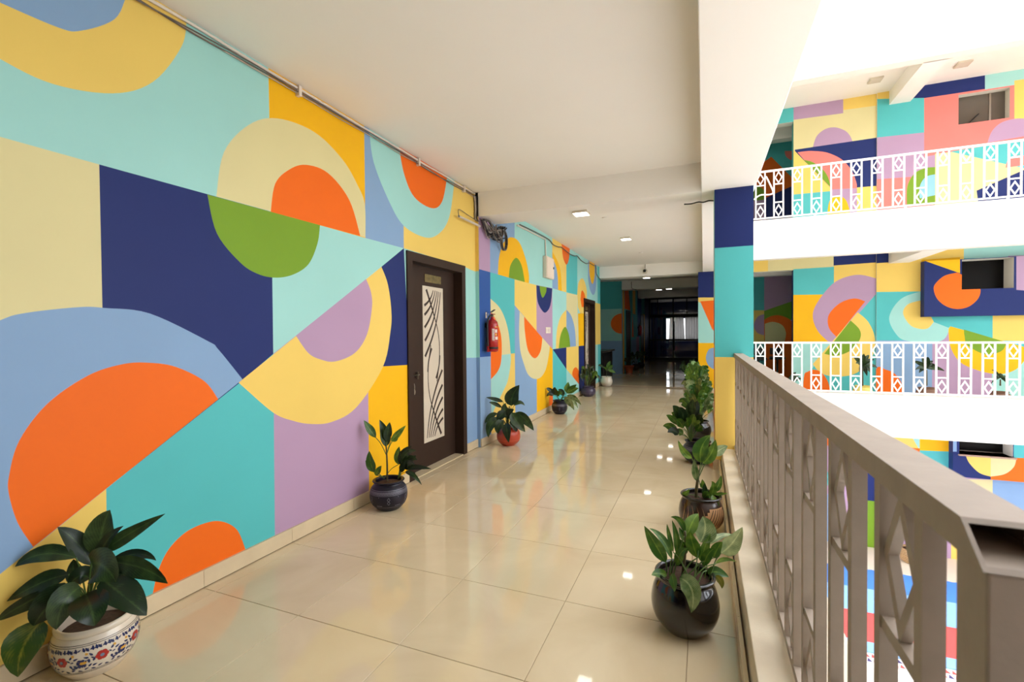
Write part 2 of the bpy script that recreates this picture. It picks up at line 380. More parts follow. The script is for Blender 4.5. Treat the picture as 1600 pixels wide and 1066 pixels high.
# ---- skirting tiles
def skirting(name, x, segs, label, y_end, z=.1, th=.014, flip=1):
    root = empty(name, (x, segs[0][0], 0), label, 'baseboard', kind='structure')
    for y0, y1 in segs:
        o = box('skirting_tile', min(x, x+th*flip), max(x, x+th*flip), y0+.001, y1-.001, .006, z, SKIRT, root)
    return root
def cuts(a, b):
    ys = [a] + [2.336+.6*j for j in range(-10, 18) if a+.05 < 2.336+.6*j < b-.05] + [b]
    return list(zip(ys, ys[1:]))
skirting('baseboard_left', XW, cuts(-3, D1[0]-.005) + cuts(D1[1]+.005, 5.149), 'cream tile skirting along the near mural wall', 5)
skirting('baseboard_left_far', XW2, cuts(5.15, D1[0]+DY-.005) + cuts(D1[1]+DY+.005, 12.4), 'cream tile skirting along the far mural wall', 12)
# ---- ceiling, beams
ceil = box('ceiling', -5, -.02, -4, 29, CZ, CZ+.27, CEIL); tag(ceil, 'plain cream corridor ceiling', 'ceiling', kind='structure')
def struct_box(name, a, m, label, cat, bevel=0):
    return tag(box(name, *a, m, bevel=bevel), label, cat, kind='structure')
struct_box('beam_edge', (-.02, .475, -4, 12.3, BZ, F+.2), CEIL, 'wide cream edge beam running above the railing', 'beam', .006)
struct_box('beam_cross_near', (-2.6, -.021, 5.15, 5.62, BZ, CZ+.01), CEIL, 'cream cross beam with a square lamp beneath', 'beam')
struct_box('beam_cross_middle', (-2.6, .3, 12.301, 12.76, BZ, CZ+.01), CEIL, 'cream cross beam carrying the round security camera', 'beam')
struct_box('beam_cross_hall', (-5, 0, 16.02, 16.45, BZ, CZ+.01), CEIL, 'shadowed cross beam at the entrance of the dark hall', 'beam')
struct_box('beam_cross_hall_end', (-5, 0, 20.2, 20.6, BZ, CZ+.01), CEIL, 'dark cross beam deep inside the hall', 'beam')
struct_box('wall_near_end', (-2.8, .6, -4.2, -4, 0, CZ+.3), DARKW, 'plain end wall behind the viewpoint', 'wall')  # unseen; dark finish chosen so little light bounces onto the near wall
struct_box('wall_near_right', (.1, .47, -4, .19, 0, BZ), mat('brown_pier_paint', (120, 96, 74), .6), 'plain pier right of the viewpoint', 'wall')  # unseen; brown chosen to darken the near end of the mural wall
# ---- column by the railing
_left = lambda y0, y1: [('aqua', 1.75, BZ, y0, y1), ('yellow', 0, 1.75, y0, y0+.16), ('royal', 1.25, 1.75, y0+.16, y1), ('orange', 0, 1.25, y0+.16, y1)]
def build_col():
    root = empty('column_railing', (.104, 5.15, 0), 'square column painted navy, turquoise and yellow at the railing end', 'column', kind='structure')
    painted_wall('front_face', 'Y', 5.15, (.104, 0, .452, BZ), [('navy', [(0, 2.226), (1, 2.23), (1, 3), (0, 3)], 'm'), ('turquoise', [(0, 1.134), (1, 1.13), (1, 2.226), (0, 2.226)], 'm'),
                 ('yellow', [(0, 0), (1, 0), (1, 1.134), (0, 1.134)], 'm')], thick=.45, parent=root, side='turquoise')
    v, f, ix, us = [], [], [], []
    for c_, za, zb, ya, yb in _left(5.15, 5.6):
        n = len(v); v += [(.1028, ya, za), (.1028, yb, za), (.1028, yb, zb), (.1028, ya, zb)]; f.append((n, n+3, n+2, n+1))
        if c_ not in us: us.append(c_)
        ix.append(us.index(c_))
    mk('side_face', v, f, [PAINT[u] for u in us], root, idx=ix)
    boxes('skirting_tile', [(.088, .102, 5.135, 5.615, .001, .1), (.102, .14, 5.135, 5.149, .001, .1)], SKIRT, root)
    root2 = empty('column_corner', (-.12, 12.1, 0), 'far corner column with navy top, orange wedge and amber base', 'column', kind='structure')
    painted_wall('front_face', 'Y', 12.1, (-.12, 0, .28, BZ), [('aqua', [(-1, 0), (1, 0), (1, 3), (-1, 3)], 'm'), ('navy', [(1085, 400), (1125, 400), (1125, 465), (1085, 465)]), ('yellow', [(1085, 465), (1125, 465), (1125, 473), (1093, 473), (1091, 471), (1085, 473)]),
                 ('orange', [(1094, 471), (1125, 469), (1125, 530), (1112, 513)]), ('amber', [(1085, 536), (1125, 536), (1125, 640), (1085, 640)]),
                 ('blue', A((1118, 543), (1108, 546), (1103, 558), (1106, 570), (1113, 576), (1118, 577)))], thick=.45, parent=root2, side='turquoise')
build_col()
# ---- kerb under the railing
kerb = empty('kerb', (.145, .12, 0), 'low cream stone kerb carrying the near railing', 'kerb', kind='structure')
mk('kerb_body', [(.150, .12, 0), (.50, .12, 0), (.50, .12, .19), (.172, .12, .19), (.150, 5.15, 0), (.50, 5.15, 0), (.50, 5.15, .19), (.172, 5.15, .19)], [(0, 1, 2, 3), (4, 7, 6, 5), (0, 3, 7, 4), (1, 5, 6, 2), (3, 2, 6, 7), (0, 4, 5, 1)], STONE, kerb)
k = box('coping', .166, .505, .12, 5.15, .19, .215, STONE, kerb, bevel=.004)
for y0, y1 in cuts(.14, 5.14): box('skirting_tile', .136, .152, y0+.001, y1-.001, .001, .10, SKIRT, kerb)
kerb2 = empty('kerb_far', (.145, 5.62, 0), 'low cream stone kerb beyond the railing column', 'kerb', kind='structure')
box('kerb_body', .150, .50, 5.602, 10.5, 0, .19, STONE, kerb2); box('coping', .166, .505, 5.602, 10.5, .19, .215, STONE, kerb2, bevel=.004)
struct_box('floor_edge', (.475, .50, -4, 10.4, -.565, .0), WHITE, 'white outer face of the corridor slab', 'slab')
# ---- the wing across the courtyard: three storeys
for lv, z in (('lower', -F), ('middle', 0), ('upper', F)):
    if lv != 'lower':
        struct_box('floor_wing_'+lv, (.5, 14, 10.6, 12.6, z-.27, z), mat('plain_tile', (216, 200, 172), .25), 'floor slab of the %s wing corridor' % lv, 'floor')
        struct_box('parapet_wing_'+lv, (.48, 14, 10.5, 10.72, z-.565, z+.2), WHITE, 'white edge beam band below the %s white railing' % lv, 'beam')
    struct_box('ceiling_wing_'+lv, (.475, 14, 10.73, 12.6, z+CZ, z+CZ+.1), CEIL, 'cream ceiling of the %s wing corridor' % lv, 'ceiling')
    struct_box('beam_wing_'+lv, (3.67, 4.03, 10.71, 12.42, z+BZ, z+CZ+.01), CEIL, 'cream cross beam under the %s wing ceiling' % lv, 'beam')
struct_box('parapet_roof', (.48, 14, 10.5, 10.73, F+BZ, F+BZ+1.3), WHITE, 'white roof fascia of the wing', 'parapet')
struct_box('wall_upper_storey', (-2.8, -2.57, -4, 12.4, F, F+CZ), PAINT['cream'], 'wall of the upper storey above the corridor', 'wall')  # unseen storey wall and roof, added to block sky light on the wing
struct_box('roof', (-5, .475, -4, 29, F+CZ, F+CZ+.3), CEIL, 'flat roof slab above the upper storey', 'roof')
struct_box('floor_upper_storey', (-5, -.02, -4, 29, CZ+.27, F), GROUT, 'floor of the upper storey', 'floor')
struct_box('parapet_roof_near', (-.02, .475, -4, 10.5, F+BZ, F+BZ+.9), WHITE, 'white roof fascia above the near corridor storey', 'parapet')
WA, WB = 12.43, 12.40
def wing_walls(lv, z, layA, layB, win):
    s = 'mural wall of the %s wing corridor ' % lv
    painted_wall('wall_wing_'+lv, 'Y', WA, (1.905, z, 3.46, z+CZ), layA, label=s+'left of the pier', side='navy' if lv == 'middle' else 'turquoise')
    painted_wall('wall_wing_bay_'+lv, 'Y', WB, (3.46, z, 14, z+CZ), layB, [win] if win else [], thick=.23, label=s+'right of the pier', side='white')
    painted_wall('wall_wing_lintel_'+lv, 'Y', WA, (.28, z+BZ-.03, 1.905, z+CZ), LINT[lv], label='painted lintel over the dark %s opening' % lv, side='white', thick=.25)
    struct_box('wall_wing_stub_'+lv, (.28, .92, WA, WA+.25, z, z+BZ-.03), PAINT['turquoise'], 'turquoise wall stub beside the %s opening' % lv, 'wall')
LINT = {'upper': [('turquoise', [(1170, 100), (1240.5, 100), (1240.5, 260), (1170, 260)]), ('lilac', [(1240.5, 100), (1260, 100), (1260, 260), (1240.5, 260)])],
        'middle': [('yellow', [(1170, 380), (1200, 380), (1200, 440), (1170, 440)]), ('cream', [(1200, 380), (1260, 380), (1260, 440), (1200, 440)])], 'lower': []}
UA = [('cream', [(1, 3), (5, 3), (5, 8), (1, 8)], 'm'), ('lilac', [(1235, 100), (1317.5, 90), (1317.5, 177), (1235, 188)]), ('yellow', [(1317.5, 90), (1400, 80), (1400, 161), (1317.5, 172)]),
      ('lilac', A((1270, 230), (1276, 213), (1289, 202), (1304.5, 199), (1320, 204), (1328, 212), (1332, 221))),
      ('navy', [(1242, 234), (1374, 214.5), (1376, 400), (1242, 400)]),
      ('pink', A((1246, 238), (1258, 236.5), (1270, 236), (1292.5, 238.5), (1315, 249), (1330, 265.5), (1338, 285), (1339, 297), end=[(1300, 300)])),
      ('green', A((1256, 250), (1270, 253.5), (1285, 264), (1294, 277.5), (1298, 293))),
      ('yellow', [(1240, 234), (1301, 297), (1301, 300), (1240, 304)]), ('turquoise', [(1240, 304), (1300, 298.5), (1300, 380), (1240, 380)]),
      ('lilac', [(1300, 296), (1340, 294), (1340, 380), (1300, 380)]), ('yellow', [(1339, 293), (1376, 290), (1376, 380), (1339, 380)]),
      ('amber', A((1293, 331), (1296, 315), (1304, 307), (1312, 306), (1322, 313), (1328, 330), end=[(1328, 360), (1293, 360)]))]
UB = [('pink', [(3, 3), (14, 3), (14, 8), (3, 8)], 'm'), ('yellow', [(1360, 70), (1402, 70), (1402, 159), (1360, 163)]), ('navy', [(1400, 90), (1539, 90), (1539, 139), (1400, 160)]), ('aqua', [(1539, 90), (1700, 60), (1700, 115), (1539, 140)]),
      ('yellow', [(1585, 126), (1720, 105), (1720, 200), (1585, 200)]), ('turquoise', [(1360, 155), (1444, 153), (1444, 207), (1360, 216)]), ('lilac', [(1360, 216), (1444, 207), (1444, 282), (1360, 282)]),
      ('pink', [(1360, 281), (1444, 275), (1462, 275), (1462, 380), (1360, 380)]),
      ('lilac', [(1444, 245), (1462, 242), (1462, 275), (1444, 277)]),
      ('green', A((1417, 320), (1417.6, 292), (1428, 272), (1445, 263), (1461, 261), end=[(1461, 320)])), ('sky', A((1437, 310), (1437, 292), (1446, 277), (1461, 272.5), end=[(1461, 305)])),
      ('cream', [(1461, 240), (1640, 225), (1640, 380), (1461, 380)]), ('turquoise', [(1485, 237), (1640, 212), (1640, 272)]),
      ('lilac', A((1543, 223), (1550, 205), (1566, 191), (1593.5, 185), (1625, 190), (1645, 205))), ('pink', A((1571, 262), (1576, 248), (1590, 243), (1610, 245), (1625, 255))),
      ('navy', [(1526, 298), (1640, 248), (1640, 330), (1530, 330)])]
MA = [('turquoise', [(1, 0), (5, 0), (5, 3.2), (1, 3.2)], 'm'), ('cream', [(1235, 380), (1302.5, 380), (1302.5, 417), (1235, 421)]), ('navy', [(1302.5, 380), (1400, 380), (1400, 409), (1302.5, 415)]),
      ('yellow', [(1303, 415), (1372, 410), (1372, 460), (1303, 461)]), ('amber', [(1236, 461), (1303, 460), (1303, 540), (1236, 540)]), ('aqua', [(1236, 534), (1300, 534), (1275, 566), (1262, 600), (1236, 620)]),
      ('turquoise', [(1372, 456), (1372, 640), (1262, 640), (1262, 585), (1289.5, 550)]),
      ('lilac', A((1372, 436), (1340, 429.5), (1306, 440), (1281, 467), (1270, 492), (1278, 517.6), (1299, 538), end=[(1372, 456)])),
      ('orange', A((1352, 471), (1334.5, 466.4), (1312, 474), (1295, 492), (1295, 512), (1307, 527))),
      ('yellow', A((1340, 488), (1357, 503.6), (1367, 529), (1363, 557), (1340, 582), (1312, 588.6), (1284, 584), (1270, 569))),
      ('green', A((1329, 500.8), (1343, 515), (1344, 529), (1332, 546), (1309, 555.6), (1288, 553))),
      ('orange', A((1254, 640), (1256, 590), (1262, 581), (1275, 578), (1288, 587), (1296, 605), (1298, 640)))]
MB = [('turquoise', [(3, 0), (14, 0), (14, 3.2), (3, 3.2)], 'm'), ('yellow', [(1360, 405), (1506, 380), (1506, 450), (1440, 455.5), (1360, 456.5)]), ('navy', [(1360, 370), (1389.5, 370), (1389.5, 410), (1360, 412)]), ('aqua', [(1506, 360), (1720, 350), (1720, 402), (1506, 404)]),
      ('amber', [(1440, 406), (1500, 402), (1500, 460), (1440, 460)]), ('lilac', [(1575, 400), (1720, 395), (1720, 520), (1575, 520)]),
      ('blue', [(1360, 532), (1460, 532), (1456, 650), (1360, 650)]), ('lilac', [(1457, 515), (1552, 530), (1552, 650), (1456, 650)]), ('aqua', [(1550, 575), (1720, 540), (1720, 660), (1550, 660)]),
      ('yellow', [(1551, 490), (1720, 485), (1720, 536), (1551, 532)]),
      ('aqua', A((1440, 455), (1408, 467), (1389.5, 495), (1399, 520.5), (1418, 533), (1470, 533), (1484, 513), end=[(1440, 496)])),
      ('yellow', A((1441, 469), (1419, 475.4), (1411, 489.5), (1422, 508), (1437, 514), (1450, 513), (1459, 503))),
      ('amber', A((1485, 510), (1482, 517.6), (1486.5, 546), (1506, 570), (1554, 584.6), (1588, 577), (1610, 550), end=[(1610, 545)])),
      ('green', A((1506, 515), (1507, 525), (1512, 540), (1540, 554), (1565, 548.6), (1573, 535))),
      ('orange', A((1369, 640), (1369, 578), (1385, 578), (1400, 586), (1410, 605), (1410, 640)))]
LA = [('lilac', [(1, -F), (5, -F), (5, 0), (1, 0)], 'm'), ('navy', [(3.28, -2.35), (3.5, -2.35), (3.5, -.3), (3.28, -.3)], 'm'), ('green', [(3.28, -F), (3.5, -F), (3.5, -2.35), (3.28, -2.35)], 'm'),
      ('yellow', [(2.95, -2.4), (3.2, -2.4), (3.2, -1.8), (2.95, -1.8)], 'm'), ('orange', [(2.4, -1.2), (2.9, -1.2), (2.9, -.9), (2.4, -.9)], 'm'), ('turquoise', [(2.4, -2.1), (2.9, -2.1), (2.9, -1.8), (2.4, -1.8)], 'm'),
      ('blue', [(2.2, -F), (2.9, -F), (2.9, -2.3), (2.2, -2.3)], 'm')]
LB = [('lilac', [(3, -F), (14, -F), (14, 0), (3, 0)], 'm'), ('yellow', [(3.4, -1.12), (4.2, -1.12), (4.2, 0), (3.4, 0)], 'm'), ('aqua', A((1420, 660), (1426, 684), (1437, 703), end=[(1437, 660)])),
      ('orange', [(3.4, -1.7), (4.22, -1.7), (4.22, -1.12), (3.4, -1.12)], 'm'), ('amber', [(1437, 670), (1486, 670), (1486, 706), (1437, 704)]), ('turquoise', [(1437, 704), (1486, 706), (1486, 790), (1437, 790)]),
      ('blue', [(1486, 670), (1700, 670), (1700, 720), (1486, 706)]), ('turquoise', [(1584, 680), (1700, 680), (1700, 717), (1584, 716)]),
      ('cream', [(1480, 748), (1551, 750), (1551, 800), (1480, 800)]), ('blue', [(1551, 750), (1720, 755), (1720, 820), (1551, 820)]),
      ('yellow', [(4.75, -F), (5.0, -F), (5.0, -2.5), (4.75, -2.5)], 'm'), ('green', [(5.0, -F), (5.6, -F), (5.6, -2.6), (5.0, -2.6)], 'm'), ('orange', A((1470, 812), (1490, 818), (1510, 840), (1520, 870), end=[(1530, 800)]))]
WIN = lambda z: (4.82, z+2.19, 5.61, z+2.79)
wing_walls('upper', F, UA, UB, WIN(F)); wing_walls('middle', 0, MA, MB, WIN(0)); wing_walls('lower', -F, LA, LB, (4.80, -1.14, 5.62, -.62))
def bay(name, z0, z1, lay, win, label, x0=4.22):
    painted_wall(name, 'Y', 12.22, (x0, z0, 9, z1), lay, [win], thick=.18, side='navy', label=label)
bay('wall_wing_window_box', 1.655, 2.80, [('navy', [(3, 0), (9, 0), (9, 3), (3, 3)], 'm'), ('amber', [(1436, 398), (1500, 396), (1500, 427), (1436, 404.5)]),
    ('orange', A((1496, 426), (1476, 431), (1462, 443), (1459, 453), (1465, 468), (1479, 479), (1496.5, 483), (1514, 479), (1528, 467), (1532, 453), (1525, 440))),
    ('lilac', [(1588, 390), (1700, 390), (1700, 462), (1588, 453)])], WIN(0), 'projecting navy window box with an orange disc')
bay('wall_wing_window_box_lower', -1.61, -.6, [('navy', [(3, -3), (9, -3), (9, 0), (3, 0)], 'm'), ('turquoise', [(1584, 660), (1700, 660), (1700, 722), (1584, 717)]), ('blue', [(1480, 660), (1495, 660), (1495, 706), (1480, 706)]), ('orange', [(1548, 714), (1700, 720), (1700, 775), (1548, 760)]),
    ('yellow', A((1508, 708), (1514, 723), (1530, 739), (1548, 745), end=[(1548, 712)])), ('cream', A((1548, 745), (1570, 741), (1584, 730), (1588, 717), end=[(1548, 712)]))], (4.80, -1.14, 5.62, -.62), 'lower window box in navy and orange with a half disc', 4.70)
GLASSD = mat('dark_window_glass', (14, 11, 9), .3, var=.3, vscale=2, spec=.12)
GLASSG = mat('grey_window_glass', (92, 84, 74), .12, var=.1, vscale=2)
for n, (z0, z1, g, lab) in enumerate(((F+2.19, F+2.79, GLASSG, 'grey upper window in the pink mural wall'), (2.19, 2.79, GLASSD, 'black window beside the orange disc'), (-1.14, -.62, GLASSD, 'black lower window above the cream half disc')), 1):
    r = empty('window_%d' % n, (4.82, 12.6, z0), lab, 'window', kind='structure')
    box('pane', 4.79, 5.64, 12.56, 12.575, z0-.02, z1+.02, g, r)
    boxes('window_frame', [(4.79, 5.64, 12.545, 12.56, z0-.02, z0+.015)] + ([(5.36, 5.39, 12.545, 12.56, z0, z1)] if n == 1 else []), mat('window_aluminium', (150, 140, 128), .4, .6), r)
    if n == 1: tube('window_stay', [(5.02, 12.53, z0+.02), (5.18, 12.5, z0+.20)], .012, BLACK, r)
    if n == 3: box('sill', 4.78, 5.66, 12.17, 12.55, z0-.03, z0, mat('sill_stone', (170, 140, 120), .5), r)
# dark rooms behind the two openings
def dark_room(lv, z, lay, layL):
    painted_wall('wall_recess_'+lv, 'Y', 14.6, (.1, z, 2.6, z+CZ), lay, label='dim mural wall inside the %s opening' % lv, side='navy')
    struct_box('wall_recess_side_'+lv, (2.4, 2.6, 12.66, 14.6, z, z+CZ), PAINT['turquoise'], 'side wall of the %s recess' % lv, 'wall')
    struct_box('wall_recess_inner_'+lv, (.0, .12, 12.68, 14.6, z, z+CZ), PAINT['aqua'], 'inner side wall of the %s recess' % lv, 'wall')
    struct_box('ceiling_recess_'+lv, (0, 2.6, 12.6, 14.8, z+CZ, z+CZ+.1), CEIL, 'ceiling of the %s recess' % lv, 'ceiling')
    struct_box('beam_recess_'+lv, (.12, 2.4, 13.4, 13.65, z+2.78, z+CZ), CEIL, 'shaded beam inside the %s recess' % lv, 'beam')
    struct_box('floor_recess_'+lv, (0, 2.6, 12.6, 14.8, z-.2, z), mat('plain_tile', (216, 200, 172), .25), 'floor of the %s recess' % lv, 'floor')
dark_room('middle', 0, [('lilac', [(0, 0), (3, 0), (3, 4), (0, 4)], 'm'), ('turquoise', [(1170, 430), (1194, 430), (1194, 485), (1170, 485)]), ('yellow', [(1170, 485), (1194, 485), (1194, 535), (1170, 535)]),
          ('lilac', A((1194, 491), (1184, 495), (1178, 508), (1183, 520), (1194, 524))), ('green', [(1194, 486), (1240, 470), (1240, 500), (1194, 500)]), ('orange', A((1194, 500), (1205, 494), (1218, 493), (1232, 498), (1240, 505), end=[(1240, 600), (1194, 600)])),
          ('cream', A((1195, 506), (1208, 503), (1222, 508), (1228, 520), (1226, 534), end=[(1195, 534)])), ('turquoise', [(1170, 536), (1196, 536), (1196, 600), (1170, 600)])], None)
dark_room('upper', F, [('turquoise', [(0, 2), (3, 2), (3, 8), (0, 8)], 'm'), ('orange', [(1170, 270), (1205, 245), (1260, 300), (1260, 330), (1170, 330)]), ('pink', A((1226, 236), (1228, 244), (1236, 250), (1250, 250), end=[(1250, 236)])),
          ('green', A((1170, 315), (1172, 295), (1182, 290), (1194, 298), (1196, 315))), ('navy', [(1195, 310), (1250, 285), (1250, 345), (1195, 345)]), ('lilac', [(1165, 315), (1197, 312), (1197, 345), (1165, 345)])], None)
# ---- courtyard ground
struct_box('floor_courtyard', (-30, 40, -30, 40, -F-.3, -F-.02), mat('courtyard_paving', (242, 238, 230), .6, var=.06), 'pale courtyard paving two storeys down', 'ground')
struct_box('floor_wing_plinth', (.5, 14, 11.25, 12.6, -F-.02, -F), mat('plinth_stone', (226, 212, 190), .5), 'cream plinth along the ground floor mural', 'floor')
struct_box('wall_wing_near', (.5, 14, -2.2, .1, -F, 13.2), mat('wing_render', (200, 198, 194), .8), 'plain wing of the building right behind the viewpoint', 'wall')  # added out of view; its height keeps sky light off rail and upper mural
# ---- the dark hall beyond the corridor
struct_box('floor_hall', (-5, -.0, 12.45, 29, -.3, 0), TILE, 'dark glossy hall floor beyond the corridor', 'floor')
painted_wall('wall_hall_left', 'X', -2.54, (16.2, 0, 24.5, CZ), [('turquoise', [(16, 0), (25, 0), (25, 3.2), (16, 3.2)], 'm'), ('amber', [(16.2, 0), (16.5, 0), (16.5, 3.2), (16.2, 3.2)], 'm'), ('orange', [(16.6, 2.2), (18, 2.2), (17.4, 3.2), (16.6, 3.2)], 'm'),
             ('blue', [(18.2, 0), (20, 0), (20, 1.1), (18.2, 1.1)], 'm'), ('yellow', [(18.6, 2.1), (19.4, 2.1), (19.4, 3.2), (18.6, 3.2)], 'm'), ('royal', [(20, 1.2), (21.4, 1.2), (21.4, 3.2), (20, 3.2)], 'm'), ('lilac', [(19.6, .3), (20.6, .3), (20.6, 1.2), (19.6, 1.2)], 'm'),
             ('amber', [(21.8, 0), (22.6, 0), (22.6, 2.2), (21.8, 2.2)], 'm'), ('orange', [(18.3, 1.2), (18.9, 1.2), (18.6, 2.1)], 'm'), ('navy', [(22.6, 0), (24.5, 0), (24.5, 3.2), (22.6, 3.2)], 'm')], thick=.2, label='dim painted wall of the dark hall with doors', side='navy')
painted_wall('wall_alcove', 'Y', 16.0, (-4.6, 0, -2.54, CZ), [('turquoise', [(-5, 2.18), (-2, 2.18), (-2, 3.2), (-5, 3.2)], 'm'), ('aqua', [(-5, 1.1), (-2, 1.1), (-2, 2.18), (-5, 2.18)], 'm'), ('blue', [(-5, 0), (-2, 0), (-2, 1.1), (-5, 1.1)], 'm'),
             ('orange', [(-2.54+.37*math.cos(t*math.pi/12)-.0, 1.68+.34*math.sin(t*math.pi/12)) for t in range(24)], 'm')], thick=.19, label='dim teal alcove wall with an orange half disc', side='blue')
struct_box('wall_alcove_left', (-4.8, -4.6, 12.2, 16.2, 0, CZ), PAINT['turquoise'], 'left wall of the dark alcove', 'wall')
struct_box('wall_alcove_near', (-4.8, -2.78, 12.2, 12.4, 0, CZ), PAINT['turquoise'], 'near wall of the dark alcove', 'wall')
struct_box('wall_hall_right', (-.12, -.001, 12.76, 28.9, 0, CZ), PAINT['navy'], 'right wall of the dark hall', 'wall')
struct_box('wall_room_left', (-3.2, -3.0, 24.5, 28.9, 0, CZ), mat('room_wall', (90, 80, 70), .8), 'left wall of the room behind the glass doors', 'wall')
painted_wall('wall_room_end', 'Y', 28.5, (-3.0, 0, -.12, CZ), [], [(-2.0, .95, -.15, 2.15)], label='end wall of the room behind the glass doors', side='navy')
# ================================================================== DOORS
PANEL = mat('cream_door_panel', (214, 200, 178), .5, var=.03)
INLAY = mat('inlay_dark', (52, 36, 28), .5)
BRASS = mat('aged_nameplate', (120, 104, 62), .35, .4, var=.45, vscale=22)
def build_door():
    y0, y1, h = D1; d = empty('door_1', (XW, y0, 0), 'dark wooden door with a cream leaf-pattern panel, near extinguisher', 'door', kind='structure')
    fr = .085
    boxes('door_frame', [(XW-.14, XW+.016, y0, y0+fr, 0, h), (XW-.14, XW+.016, y1-fr, y1, 0, h), (XW-.14, XW+.016, y0+fr, y1-fr, h-fr, h)], DARKW, d)
    lx = XW-.095
    leaf = box('door_leaf', lx-.04, lx, y0+fr+.003, y1-fr-.003, .012, h-fr-.003, DARKW, d)
    box('threshold', XW-.14, XW+.01, y0, y1, 0, .008, SKIRT, d)
    # decorative panel
    pa = on_x(659.5, 446, lx); pb = on_x(694, 683, lx)
    a0, a1, z1, z0 = pa.y, pb.y, pa.z, on_x(661, 694, lx).z
    box('decorative_panel', lx, lx+.004, a0, a1, z0, z1, PANEL, leaf)
    strokes = []
    def q(p0, c, p1, w0, w1, n=14):
        L = []
        for i in range(n+1):
            t = i/n; L.append(((1-t)**2*p0[0]+2*t*(1-t)*c[0]+t*t*p1[0], (1-t)**2*p0[1]+2*t*(1-t)*c[1]+t*t*p1[1], w0+(w1-w0)*t))
        strokes.append(L); strokes.append([(1-u, 1-v, w_) for u, v, w_ in L])
    q((.07, .125), (.40, .09), (.50, .022), .028, .008); q((.07, .185), (.45, .13), (.60, .022), .028, .008); q((.07, .265), (.52, .18), (.69, .024), .028, .008)
    q((.08, .35), (.62, .22), (.77, .026), .028, .008); q((.08, .45), (.74, .26), (.86, .028), .028, .008)
    q((.17, .022), (.45, .14), (.66, .25), .030, .010); q((.66, .25), (.93, .40), (.64, .62), .010, .009); q((.40, .40), (.22, .47), (.19, .55), .026, .010)
    W, Hh = a1-a0, z1-z0
    for L in strokes:
        v, f = [], []
        for i, (u, t, ww) in enumerate(L):
            u2, t2, _ = L[min(i+1, len(L)-1)]; u1, t1, _ = L[max(i-1, 0)]
            dx, dz = (u2-u1)*W, -(t2-t1)*Hh; l = math.hypot(dx, dz) or 1; nx, nz = -dz/l*ww/2, dx/l*ww/2
            y, z = a0+u*W, z1-t*Hh
            for s in (1, -1):
                for xx in (lx+.003, lx+.0062): v.append((xx, min(max(y+s*nx, a0+.002), a1-.002), z+s*nz))
        for i in range(len(L)-1):
            b, c = 4*i, 4*i+4
            f += [(b+1, c+1, c+3, b+3), (b, c, c+1, b+1), (b+2, b+3, c+3, c+2)]
        mk('inlay_stroke', v, f, INLAY, leaf)
    n0 = on_x(663, 426, lx); n1 = on_x(688.5, 445, lx)
    box('name_plate', lx, lx+.006, n0.y, n1.y, n1.z, n0.z-.012, BRASS, leaf, bevel=.002)
    # bolt
    hz = on_x(645, 587, lx)
    tube('bolt_rod', [(lx+.022, hz.y-.055, hz.z), (lx+.022, hz.y+.085, hz.z+.004)], .007, STEEL, leaf)
    tube('bolt_rod', [(lx+.022, hz.y+.055, hz.z+.035), (lx+.022, hz.y+.055, hz.z-.04)], .005, STEEL, leaf)
    boxes('bolt_plate', [(lx, lx+.018, hz.y-.06, hz.y-.03, hz.z-.012, hz.z+.012), (lx, lx+.018, hz.y+.05, hz.y+.062, hz.z-.03, hz.z+.03), (lx, lx+.02, hz.y-.045, hz.y-.02, hz.z-.07, hz.z-.045)], STEEL, leaf)
    box('lock_face_plate', lx, lx+.004, y0+fr+.012, y0+fr+.028, on_x(641, 572, lx).z, on_x(641, 556, lx).z, STEEL, leaf)
    return d, lx, hz
door1, LX, HZ = build_door()
d2 = copy_tree(door1, (XW2-XW, DY, 0)); d2.name = 'door_2'; d2['label'] = 'second dark door with cream panel, beyond the fuse box'
pc = (LX+.03, HZ.y-.035, HZ.z-.16)
pl = empty('padlock', pc, 'steel padlock hanging from the near door bolt', 'padlock')
o = lathe('lock_body', [(0, -.028), (.022, -.026), (.030, -.008), (.030, .01), (.02, .026), (0, .03)], pc, STEEL, pl, 18); o.scale = (.45, 1, 1)
tube('shackle', [(pc[0], pc[1]-.02, pc[2]+.015), (pc[0], pc[1]-.02, pc[2]+.06), (pc[0], pc[1]-.012, pc[2]+.08), (pc[0], pc[1]+.012, pc[2]+.08), (pc[0], pc[1]+.02, pc[2]+.06), (pc[0], pc[1]+.02, pc[2]+.015)], .004, STEEL, pl)
# hall doors (dark)
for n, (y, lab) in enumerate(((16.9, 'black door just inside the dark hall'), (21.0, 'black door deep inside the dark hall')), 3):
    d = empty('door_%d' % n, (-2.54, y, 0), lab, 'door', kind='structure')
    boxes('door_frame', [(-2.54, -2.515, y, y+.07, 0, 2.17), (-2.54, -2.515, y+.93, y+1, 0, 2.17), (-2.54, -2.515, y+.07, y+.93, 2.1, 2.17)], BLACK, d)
    box('door_leaf', -2.54, -2.525, y+.07, y+.93, .01, 2.1, DARKW, d)
